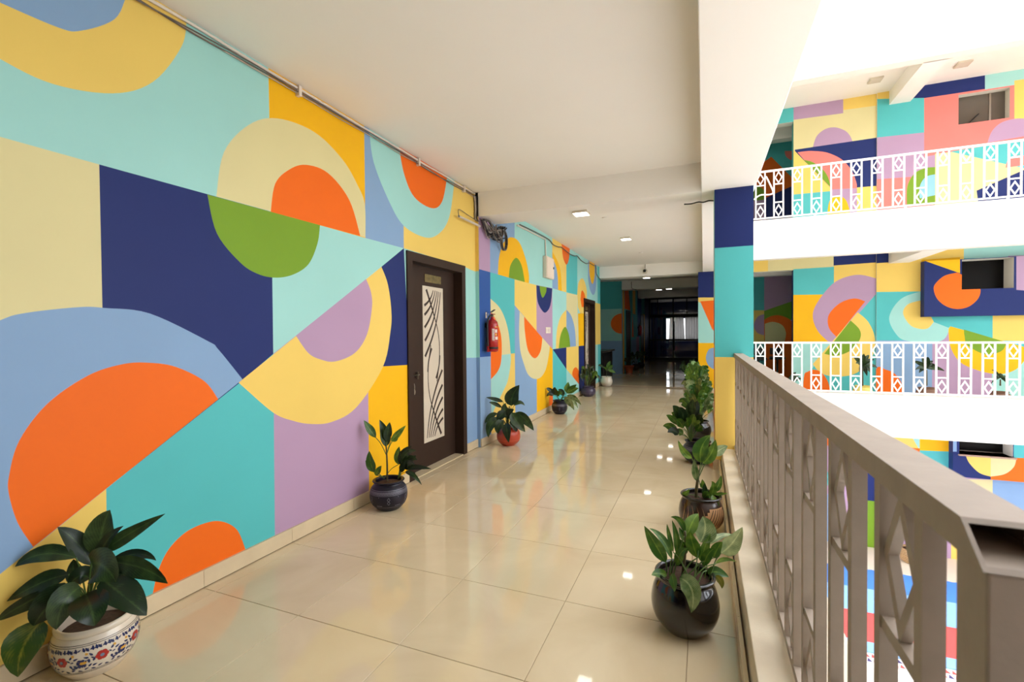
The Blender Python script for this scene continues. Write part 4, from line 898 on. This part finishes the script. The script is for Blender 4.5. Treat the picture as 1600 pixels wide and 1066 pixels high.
# ---- near left: white painted pot
WPOT = mat('glazed_white_pot', (226, 212, 190), .22, var=.06, vscale=8, coat=.3); NV = mat('pot_print_navy', (38, 48, 92), .35); RD = mat('pot_print_red', (176, 44, 36), .35); YL = mat('pot_print_yellow', (214, 160, 62), .35); LN = mat('pot_print_line', (60, 44, 30), .4)
p1 = Plant('big-leaved plant in a white pot painted with red flowers, bottom left', -2.395, 1.16)
K1 = .78
out = [(0, 0)]+smooth_prof([(a_*K1, b_*K1) for a_, b_ in ((.118, 0), (.125, .006), (.165, .06), (.184, .12), (.187, .165), (.18, .205), (.168, .228), (.163, .236))], 5)
rim = smooth_prof([(a_*K1, b_*K1) for a_, b_ in ((.163, .236), (.170, .245), (.170, .262), (.160, .272), (.148, .266), (.146, .24), (.146, .20))], 4)
p1.pot(out, WPOT, WPOT, rim, .146*K1, .215*K1)
for z in (.062, .070, .205, .213): p1.ring('painted_ring', z*K1, .0020, LN)
fc = towards(p1.c); nf = 7
def petals(a, z, r, n=6, rot=0):
    R_ = .186; ps = []
    for k in range(n):
        t = rot+k*2*math.pi/n; ps.append([(a+(r*.55*math.cos(t)+r*.5*math.cos(t+q*math.pi/4))/R_, z+r*.55*math.sin(t)+r*.5*math.sin(t+q*math.pi/4)) for q in range(8)])
    return ps
def blade(a, z, l, wd, ang):
    R_ = .186; c_, s_ = math.cos(ang), math.sin(ang)
    return [(a+(x*c_-y*s_)/R_, z+x*s_+y*c_) for x, y in ((0, 0), (l*.3, wd*.5), (l*.7, wd*.38), (l, 0), (l*.7, -wd*.3), (l*.3, -wd*.45))]
reds, navs, yels, cens = [], [], [], []
for k in range(nf):
    a = fc+.12+k*2*math.pi/nf
    reds += petals(a, .138, .026); cens.append([(a+.009/.186*math.cos(q), .138+.009*math.sin(q)) for q in [i*math.pi/4 for i in range(8)]])
    for j in range(9):
        aa = a+(-.36+.09*j); navs += [blade(aa, .176, .026, .012, 1.9+.3*math.sin(j*2.)), blade(aa+.02, .182, .018, .007, .7)]
    for sgn in (-1, 1):
        for j in range(4):
            aa = a+sgn*(.19+.085*j)
            navs += [blade(aa, .150-.006*j, .024, .011, 1.57-sgn*(.7+.5*j)), blade(aa, .120-.004*j, .024, .012, -1.2*sgn+.4*j), blade(aa+.03*sgn, .095, .022, .011, .5*j+.2), blade(aa+.02, .136, .017, .008, 2.4+j)]
        yels.append(blade(a+sgn*.42, .118, .020, .018, .4)); yels.append(blade(a+sgn*.30, .160, .016, .014, 2.2))
    for j in range(6): navs.append(blade(a-.4+.15*j, .082, .022, .009, .35*(-1)**j))
def k1(ps): return [[(a_, z_*K1) for a_, z_ in q] for q in ps]
navs, yels, cens = k1(navs), k1(yels), k1(cens)
for i in range(nf): p1.decal('painted_flower', k1(reds[6*i:6*i+6]), RD, .0018)
p1.decal('painted_leaves', navs, NV, .0012)['kind'] = 'stuff'; p1.decal('painted_buds', yels, YL, .0015); p1.decal('flower_centres', cens, mat('pot_print_grey', (120, 130, 150), .4), .0024)
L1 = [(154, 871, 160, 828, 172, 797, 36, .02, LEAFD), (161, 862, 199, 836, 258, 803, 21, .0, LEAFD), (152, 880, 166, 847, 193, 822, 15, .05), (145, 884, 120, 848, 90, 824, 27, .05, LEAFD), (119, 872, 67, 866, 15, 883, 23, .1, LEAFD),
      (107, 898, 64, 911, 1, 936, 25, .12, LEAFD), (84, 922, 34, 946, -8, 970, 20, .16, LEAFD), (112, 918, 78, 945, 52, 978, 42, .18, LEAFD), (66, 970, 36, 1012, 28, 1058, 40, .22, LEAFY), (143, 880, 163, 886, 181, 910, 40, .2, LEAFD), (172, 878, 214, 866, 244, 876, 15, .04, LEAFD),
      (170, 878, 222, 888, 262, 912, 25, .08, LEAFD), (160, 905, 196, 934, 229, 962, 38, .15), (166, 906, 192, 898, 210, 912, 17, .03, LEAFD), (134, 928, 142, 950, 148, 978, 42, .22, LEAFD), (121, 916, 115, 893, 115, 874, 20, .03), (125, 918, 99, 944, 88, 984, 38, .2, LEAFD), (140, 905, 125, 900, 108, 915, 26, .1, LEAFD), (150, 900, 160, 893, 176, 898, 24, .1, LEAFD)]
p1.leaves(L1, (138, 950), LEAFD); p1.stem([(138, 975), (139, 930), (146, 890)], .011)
# ---- navy pot with pale pattern
NPOT = mat('navy_glazed_pot', (19, 17, 36), .36, var=.12, vscale=10, coat=.08, spec=.35); PALE = mat('pot_print_pale', (128, 124, 136), .5)
def navy_pot(p, R, H, seedless=True):
    out, rim = jar(R, H, R*.74, R*.58, R*.10); p.pot(out, NPOT, NPOT, rim, R*.70, H*.86)
    for z in (.60, .635, .675, .71, .75, .19): p.ring('painted_ring', H*z, .0028, PALE)
    zz, tri, dia = [], [], []
    n = 44
    for i in range(n):
        a0, a1 = 2*math.pi*i/n, 2*math.pi*(i+.5)/n; w_ = .012
        for za, zb in ((.64, .672), (.678, .708)):
            zz += [[(a0, H*za), (a0+w_*2, H*za), (a1+w_*2, H*zb), (a1, H*zb)], [(a1, H*zb), (a1+w_*2, H*zb), (2*a1-a0+w_*2, H*za), (2*a1-a0, H*za)]]
    f0 = towards(p.c)
    for k in range(6):
        a = f0+.5+k*math.pi/3
        for j in range(-3, 4): tri.append([(a, H*.56), (a+.012, H*.56), (a+.05*j+.02, H*.24), (a+.05*j-.014, H*.24)])
        a += math.pi/6
        for s_ in (-1, 1):
            for zc in (.36, .47):
                q = [(0, .07), (.07*s_, 0), (0, -.07)]
                for (x0, y0), (x1, y1) in zip(q, q[1:]): dia.append([(a+x0, H*(zc+y0)), (a+x0+.02, H*(zc+y0)), (a+x1+.02, H*(zc+y1)), (a+x1, H*(zc+y1))])
    p.decal('painted_band', zz, PALE, .0014); p.decal('painted_triangles', tri, PALE, .0014); p.decal('painted_lozenges', dia, PALE, .0014)
p2 = Plant('sparse tall plant in a navy pot patterned with pale triangles, by the near door', -2.345, 3.10); navy_pot(p2, .148, .232)
p2.stem([(605, 752), (605, 730), (604, 705), (603, 694)], .008)
p2.leaves([(587, 684, 577, 670, 568.5, 657, 11, 0), (603, 698, 601, 678, 593, 656, 15, 0, LEAFD), (604, 690, 606, 674, 609, 660, 12, .02, LEAFD), (611, 690, 622, 677, 634, 665, 9, .05), (613, 690, 618, 684, 621, 680, 9, .02)], (604, 712))
p2.leaves([(584, 738, 579, 722, 577, 705, 13, .03), (585, 738, 578, 727, 571, 720, 11, .02), (587, 743, 591, 735, 596, 728, 9, .04), (623, 726, 622, 712, 624, 698, 11, .03)], (600, 748))
p2.leaves([(627, 728, 630, 710, 643, 697, 12, .05), (629, 728, 640, 716, 652, 719, 11, .1), (632, 733, 650, 730, 674, 733, 8, .12), (628, 722, 636, 708, 650, 704, 10, .12), (633, 738, 645, 742, 659, 758, 7, .1), (628, 735, 636, 724, 648, 726, 11, .15), (626, 738, 630, 728, 634, 718, 9, .1), (631, 731, 640, 722, 650, 712, 12, .08)], (622, 748), LEAFD)
# ---- terracotta-red ball pot
RPOT = mat('red_glazed_pot', (196, 66, 34), .3, var=.1, vscale=9, coat=.3)
p3 = Plant('bushy plant in a glossy orange-red ball pot', -2.26, 5.40); out, rim = jar(.148, .235, .10, .08, .008); p3.pot(out, RPOT, RPOT, rim, .095, .205); p3.ring('painted_ring', .075, .002, mat('pot_line_pale', (226, 140, 110), .5))
p3.stem([(790, 676), (793, 655), (796, 635)], .011)
p3.leaves([(799, 634, 801, 619, 811.5, 602, 21, .02), (803, 634, 812, 629, 820, 634, 6, 0, LEAFD), (786, 628, 773, 624, 758, 621, 6, .02, LEAFD), (784, 637, 773, 631, 764, 629, 6, .05, LEAFD), (777, 646, 765, 652, 753.5, 662, 8, .04, LEAFD), (789, 642, 782, 650, 776, 656, 13, .08, LEAFD),
           (780, 655, 767, 664, 763, 684, 14, .1, LEAFD), (787, 657, 779, 666, 778, 678, 13, .13, LEAFD), (790.7, 662, 792, 673, 795, 692, 13, .20), (799.7, 645, 808, 659, 820.5, 675, 17, .1, LEAFD), (806, 645, 821, 656, 834, 673, 14, .06, LEAFD), (800, 655, 804, 664, 807, 675, 13, .1, LEAFD), (795, 650, 788, 640, 790, 630, 12, .05), (792, 655, 796, 645, 803, 640, 12, .06)], (793, 668), LEAFD)
# ---- navy pot, middle of the left row
p4 = Plant('splayed striped-leaf plant in a navy pot before the amber stripe', -2.30, 7.78); navy_pot(p4, .135, .235)
p4.leaves([(884, 613, 886, 605, 888, 597, 9, 0), (885, 614, 893, 607, 901, 601, 8, .05), (886, 615, 895, 609, 904, 607, 8, .08), (886, 618, 898, 622, 908, 633, 7, .12, LEAFV), (884, 620, 891, 629, 897, 641, 8, .15, LEAFV), (885, 620, 895, 627, 903, 638, 7, .15, LEAFV), (882, 621, 887, 628, 892, 636, 7, .12, LEAFV), (866, 614, 858, 609, 851, 607, 6, 0, LEAFD), (868, 618, 867, 611, 867, 605, 10, .04, LEAFD), (865, 618, 859, 616, 854, 620, 6, .05, LEAFD), (870, 619, 874, 615, 878, 617, 8, .06), (880, 619, 877, 612, 872, 609, 8, 0, LEAFD)], (875, 627))
# ---- dark violet bowl
VPOT = mat('violet_glazed_pot', (62, 50, 74), .35, var=.12, vscale=9, coat=.2)
p5 = Plant('dense dark plant in a dull violet bowl beside the second door', -2.34, 10.12); out, rim = jar(.158, .22, .115, .09, .014); p5.pot(out, VPOT, VPOT, rim, .11, .195); p5.ring('painted_ring', .07, .004, PALE)
p5.bush(20, .26, .2, .46, .07, .2, LEAFD, 5, .5, [LEAFD, LEAFD, LEAF])
# ---- white pot at the wall end
p6 = Plant('slim plant in a plain off-white pot at the end of the mural wall', -2.33, 12.18); out, rim = jar(.155, .25, .128, .10, .012); p6.pot(out, WPOT, WPOT, rim, .12, .225)
p6.stem([(947.5, 592), (947.5, 580), (948, 576)], .008); p6.leaves([(949, 576, 951, 570, 954, 564, 6, 0), (950, 577, 954, 573, 958, 571, 6, .04), (950, 578, 956, 580, 962, 583, 5, .05), (944, 575, 938, 571, 932, 572, 4, .05, LEAFD), (947, 578, 946, 575, 943, 574, 4, .02)], (947.5, 581))
# ---- terracotta pot in the hall
TPOT = mat('terracotta', (172, 78, 44), .7, var=.1, vscale=10)
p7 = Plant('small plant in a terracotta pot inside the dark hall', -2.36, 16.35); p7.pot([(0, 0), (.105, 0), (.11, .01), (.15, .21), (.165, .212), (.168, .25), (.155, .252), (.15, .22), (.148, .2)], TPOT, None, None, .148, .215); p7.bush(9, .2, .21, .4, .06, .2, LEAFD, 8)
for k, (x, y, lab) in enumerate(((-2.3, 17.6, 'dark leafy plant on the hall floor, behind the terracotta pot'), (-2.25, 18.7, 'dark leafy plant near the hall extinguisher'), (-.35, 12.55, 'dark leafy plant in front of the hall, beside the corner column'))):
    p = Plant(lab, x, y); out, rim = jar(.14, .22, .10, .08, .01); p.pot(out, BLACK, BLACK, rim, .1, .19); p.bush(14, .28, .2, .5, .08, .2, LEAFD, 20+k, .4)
# ---- right row: glossy black pot
KPOT = mat('black_glazed_pot', (24, 18, 18), .16, var=.2, vscale=6, coat=.5)
r1 = Plant('upright plant in a glossy black pot, nearest on the kerb side', -.085, 2.33); out, rim = jar(.152, .265, .122, .088, .012); r1.pot(out, KPOT, KPOT, rim, .117, .235)
r1.leaves([(1040, 879, 1024, 851, 1006.7, 822, 19, .05), (1050, 874, 1035, 843, 1014.6, 826, 11, 0, LEAF), (1052, 863, 1046, 839, 1042, 819, 7, 0), (1057, 865, 1057, 841, 1050, 813, 10, -.03), (1069.5, 833, 1063, 814, 1048, 808, 9, -.05), (1058.5, 884, 1063, 866, 1074, 857, 13, .05), (1070, 846, 1066, 836, 1061, 824, 9, -.05), (1073, 841, 1081, 818, 1091, 803, 20, -.06), (1094, 847, 1102, 827, 1098, 807, 32, -.05, LEAFV),
           (1089.7, 872, 1082, 848, 1078, 830, 19, .06), (1097.6, 878, 1100, 860, 1110, 834, 15, 0), (1099, 885, 1106, 867, 1117, 857, 14, .05), (1127, 864, 1144, 849, 1160, 824, 24, .0, LEAFV), (1114.7, 872, 1121, 858, 1129, 847, 15, .03), (1108, 851, 1124, 839, 1143, 835, 9, -.08, LEAFV), (1118, 881, 1132, 874, 1151, 878, 6, .0), (1106, 897, 1120, 894, 1139, 902, 15, .02), (1118, 900, 1126, 908, 1128, 920, 10, .04, LEAFY), (1042, 900, 1029, 896, 1018, 899, 13, .05), (1049, 897, 1052.5, 910, 1053.5, 925, 11, .12), (1062, 903, 1081, 922, 1080, 958, 26, .17, LEAFV), (1072, 866, 1068, 852, 1062, 843, 10, .0)], None)
rr = random.Random(11)
for q in ((1040, 879), (1050, 874), (1052, 863), (1058, 868), (1069, 838), (1090, 872), (1098, 878), (1115, 872), (1119, 881), (1094, 850), (1127, 864), (1073, 845), (1110, 860), (1104, 892)):
    b = r1.P(*q, .02); a = rr.uniform(0, 6.28); s0 = r1.c+Vector((.05*math.cos(a)+.4*(b.x-r1.c.x), .05*math.sin(a), .235)); tube('petiole', cr([s0, s0.lerp(b, .55)+Vector((0, 0, .02)), b], 4), .0035, STEMG, r1.o, 5, .8)
r1.stem([(1066, 905), (1069, 880), (1071, 850), (1070, 830)], .008)
# ---- brown glazed pot with tan strokes
BPOT = mat('brown_glazed_pot', (58, 38, 28), .22, var=.35, vscale=12, coat=.4); TAN = mat('pot_tan_patch', (206, 158, 112), .4, var=.12, vscale=14)
r2 = Plant('tall-stemmed plant in a brown pot with tan patch and dark strokes', -.02, 3.56); out, rim = jar(.150, .245, .124, .085, .012); r2.pot(out, BPOT, KPOT, rim, .119, .215)
f0 = towards(r2.c); H = .245
tanp, strk, sw = [], [], []
for i in range(12):
    a0 = f0+.18+i*.11
    for j in range(7):
        z0, z1 = H*(.16+j*.085), H*(.16+(j+1)*.085)
        if ((i-5.5)/6)**2+((j-3)/3.9)**2 < 1: tanp.append([(a0, z0), (a0+.111, z0), (a0+.111, z1), (a0, z1)])
for k in range(7):
    a0 = f0+.22+k*.14
    for i in range(5): strk.append([(a0+.07*i, H*(.28+.09*i)), (a0+.07*i+.03, H*(.28+.09*i)-.003), (a0+.07*(i+1)+.03, H*(.28+.09*(i+1))-.003), (a0+.07*(i+1), H*(.28+.09*(i+1)))])
for k in range(5):
    a0 = f0-.95+k*.24
    for i in range(6): t = i/6; sw.append([(a0+.12*math.sin(t*3), H*(.35+.45*t)), (a0+.12*math.sin(t*3)+.045*(1-t), H*(.35+.45*t)), (a0+.12*math.sin((t+.167)*3)+.045*(.84-t), H*(.35+.45*(t+.167))), (a0+.12*math.sin((t+.167)*3), H*(.35+.45*(t+.167)))])
r2.decal('tan_patch', tanp, TAN, .0012); r2.decal('dark_strokes', strk, INLAY, .002); r2.decal('tan_swirls', sw, TAN, .0013)
r2.stem([(1087, 784), (1088, 768), (1090, 752), (1092, 735)], .012)
r2.leaves([(1081, 716, 1069, 706, 1059.5, 688, 10, .05), (1095, 723, 1096, 700, 1110, 680, 22, .0), (1098, 724, 1111, 709, 1118, 687, 17, .05), (1113, 711, 1125, 703, 1137, 697, 14, -.03, LEAFV), (1089, 752, 1086, 735, 1085, 717, 10, .02, LEAFV), (1095, 762, 1098, 757, 1097, 749, 8, .03)], (1091, 748))
r2.leaves([(1104, 780, 1101, 767, 1101.5, 755, 9, .05, LEAFD), (1100, 779, 1106, 773, 1111, 776, 12, .1), (1110, 777, 1115, 762, 1112, 752, 10, .05), (1116, 769, 1123, 757, 1127, 743, 9, .0), (1116, 773, 1126, 772, 1137, 771, 5, .05), (1113, 774, 1118, 788, 1124, 804, 9, .1), (1066, 774, 1072, 770, 1077, 764, 7, .05)], (1104, 783))
# ---- navy pot further on
r3 = Plant('dense dark green plant in a navy pot before the railing column', -.06, 5.36); navy_pot(r3, .155, .235)
tips = [(1051, 634), (1041, 649), (1036, 666), (1043, 676), (1055, 678), (1060, 637), (1068, 640), (1075, 630), (1083, 624), (1090, 627), (1091, 640), (1098, 650), (1099, 668), (1056, 657), (1072, 655), (1085, 648), (1064, 650), (1080, 640), (1095, 660), (1049, 645)]
rr = random.Random(2); sp_ = []
for tx, ty in tips:
    bx, by = 1079, 687; k = .5; sp_.append((bx+(tx-bx)*k, by+(ty-by)*k-3, bx+(tx-bx)*.76, by+(ty-by)*.76-5, tx, ty, rr.uniform(9, 13), rr.uniform(-.1, .15), LEAFD if rr.random() < .6 else LEAF))
r3.leaves(sp_, (1080, 690))
# ---- bright bushes behind the column
r4 = Plant('light green bushy plant in a dark pot behind the navy pot', -.06, 6.55); out, rim = jar(.15, .24, .11, .09, .012); r4.pot(out, KPOT, KPOT, rim, .108, .21); r4.bush(30, .25, .2, .62, .11, .2, LEAF, 31, .2, [LEAF, LEAFV, LEAF, LEAFY])
r5 = Plant('light green bushy plant farthest along the kerb side', -.10, 8.6); out, rim = jar(.15, .24, .11, .09, .012); r5.pot(out, KPOT, KPOT, rim, .108, .21); r5.bush(28, .28, .2, .74, .13, .22, LEAF, 33, .2, [LEAF, LEAFV, LEAF])
# ---- plants along the wing walls
def wing_plant(px, py, label, spots, pot_m, r=.17, h=.24, y=11.75):
    b = on_y(px, py, y); p = Plant(label, b.x, y, 0, 'potted plants across the courtyard'); out, rim = jar(r, h, r*.75, r*.6, .012); p.pot(out, pot_m, pot_m, rim, r*.7, h*.85)
    p.stem([(px, 603), (px, spots[0][1]+8)], .014)
    p.leaves([(px, spots[0][1]+6, (px+tx)/2, (spots[0][1]+6+ty)/2-3, tx, ty, w_*1.5, 0, LEAFD) for tx, ty, w_ in spots[1:]], None)
YPOT = mat('yellow_pot', (228, 206, 110), .5)
wing_plant(1348, 600, 'spiky dark plant in a pale yellow pot behind the middle white railing', [(1348, 566), (1333, 558, 4), (1337, 568, 4), (1358, 555, 4), (1366, 562, 4), (1371, 575, 4), (1362, 584, 4), (1350, 553, 4), (1343, 582, 4), (1355, 588, 4)], YPOT)
wing_plant(1448, 604, 'tree-like dark plant in a brown pot behind the middle white railing', [(1448, 570), (1426, 565, 4), (1430, 578, 4), (1436, 583, 4), (1450, 558, 5), (1462, 572, 4), (1476, 580, 4), (1440, 560, 4), (1458, 565, 4)], mat('brown_pot', (120, 84, 64), .6))
wing_plant(1563, 604, 'thin twiggy plant behind the middle white railing, farthest right', [(1563, 585), (1549, 578, 2), (1564, 585, 3), (1575, 592, 2.5), (1556, 592, 3), (1572, 598, 3), (1548, 600, 2)], mat('brown_pot', (120, 84, 64), .6), .15, .2)
wing_plant(1232, 602, 'small green plant behind the middle white railing, near the dark opening', [(1246, 594), (1240, 588, 4), (1250, 586, 4), (1254, 592, 4), (1244, 582, 4)], mat('brown_pot', (120, 84, 64), .6), .13, .2)
# ---- basket pot on the ground floor
bk = Plant('single-stem plant in a woven basket on the ground floor plinth', 3.95, 11.95, -F, 'potted plants across the courtyard')
BASK = mat('woven_basket', (176, 140, 98), .8, var=.3, vscale=40, bump=.8, bscale=50)
bk.pot([(0, 0), (.15, 0), (.16, .01), (.185, .12), (.18, .25), (.185, .28), (.17, .28), (.165, .22)], BASK, None, None, .165, .24)
for k in range(7): lathe('weave_ring', [(.172+.012*math.sin(k*.5), .02+k*.036), (.188+.012*math.sin(k*.5), .03+k*.036), (.188+.012*math.sin(k*.5), .042+k*.036), (.172+.012*math.sin(k*.5), .05+k*.036)], bk.c, BASK, bk.potobj, 32)
c = bk.c; tube('stem', cr([c+Vector((0, 0, .24)), c+Vector((-.03, 0, .5)), c+Vector((-.05, .02, .85)), c+Vector((-.02, 0, 1.15))], 4), .01, STEM, bk.o, 7, .6)
for k in range(7):
    a = k*2.4; t = c+Vector((-.02, 0, 1.12)); leaf(bk.o, t, t+Vector((.08*math.cos(a), .08*math.sin(a), .12)), t+Vector((.17*math.cos(a), .17*math.sin(a), .1)), .07, LEAFD, .3)
# ---- every copy of a name keeps Blender's own suffix; nothing else to do
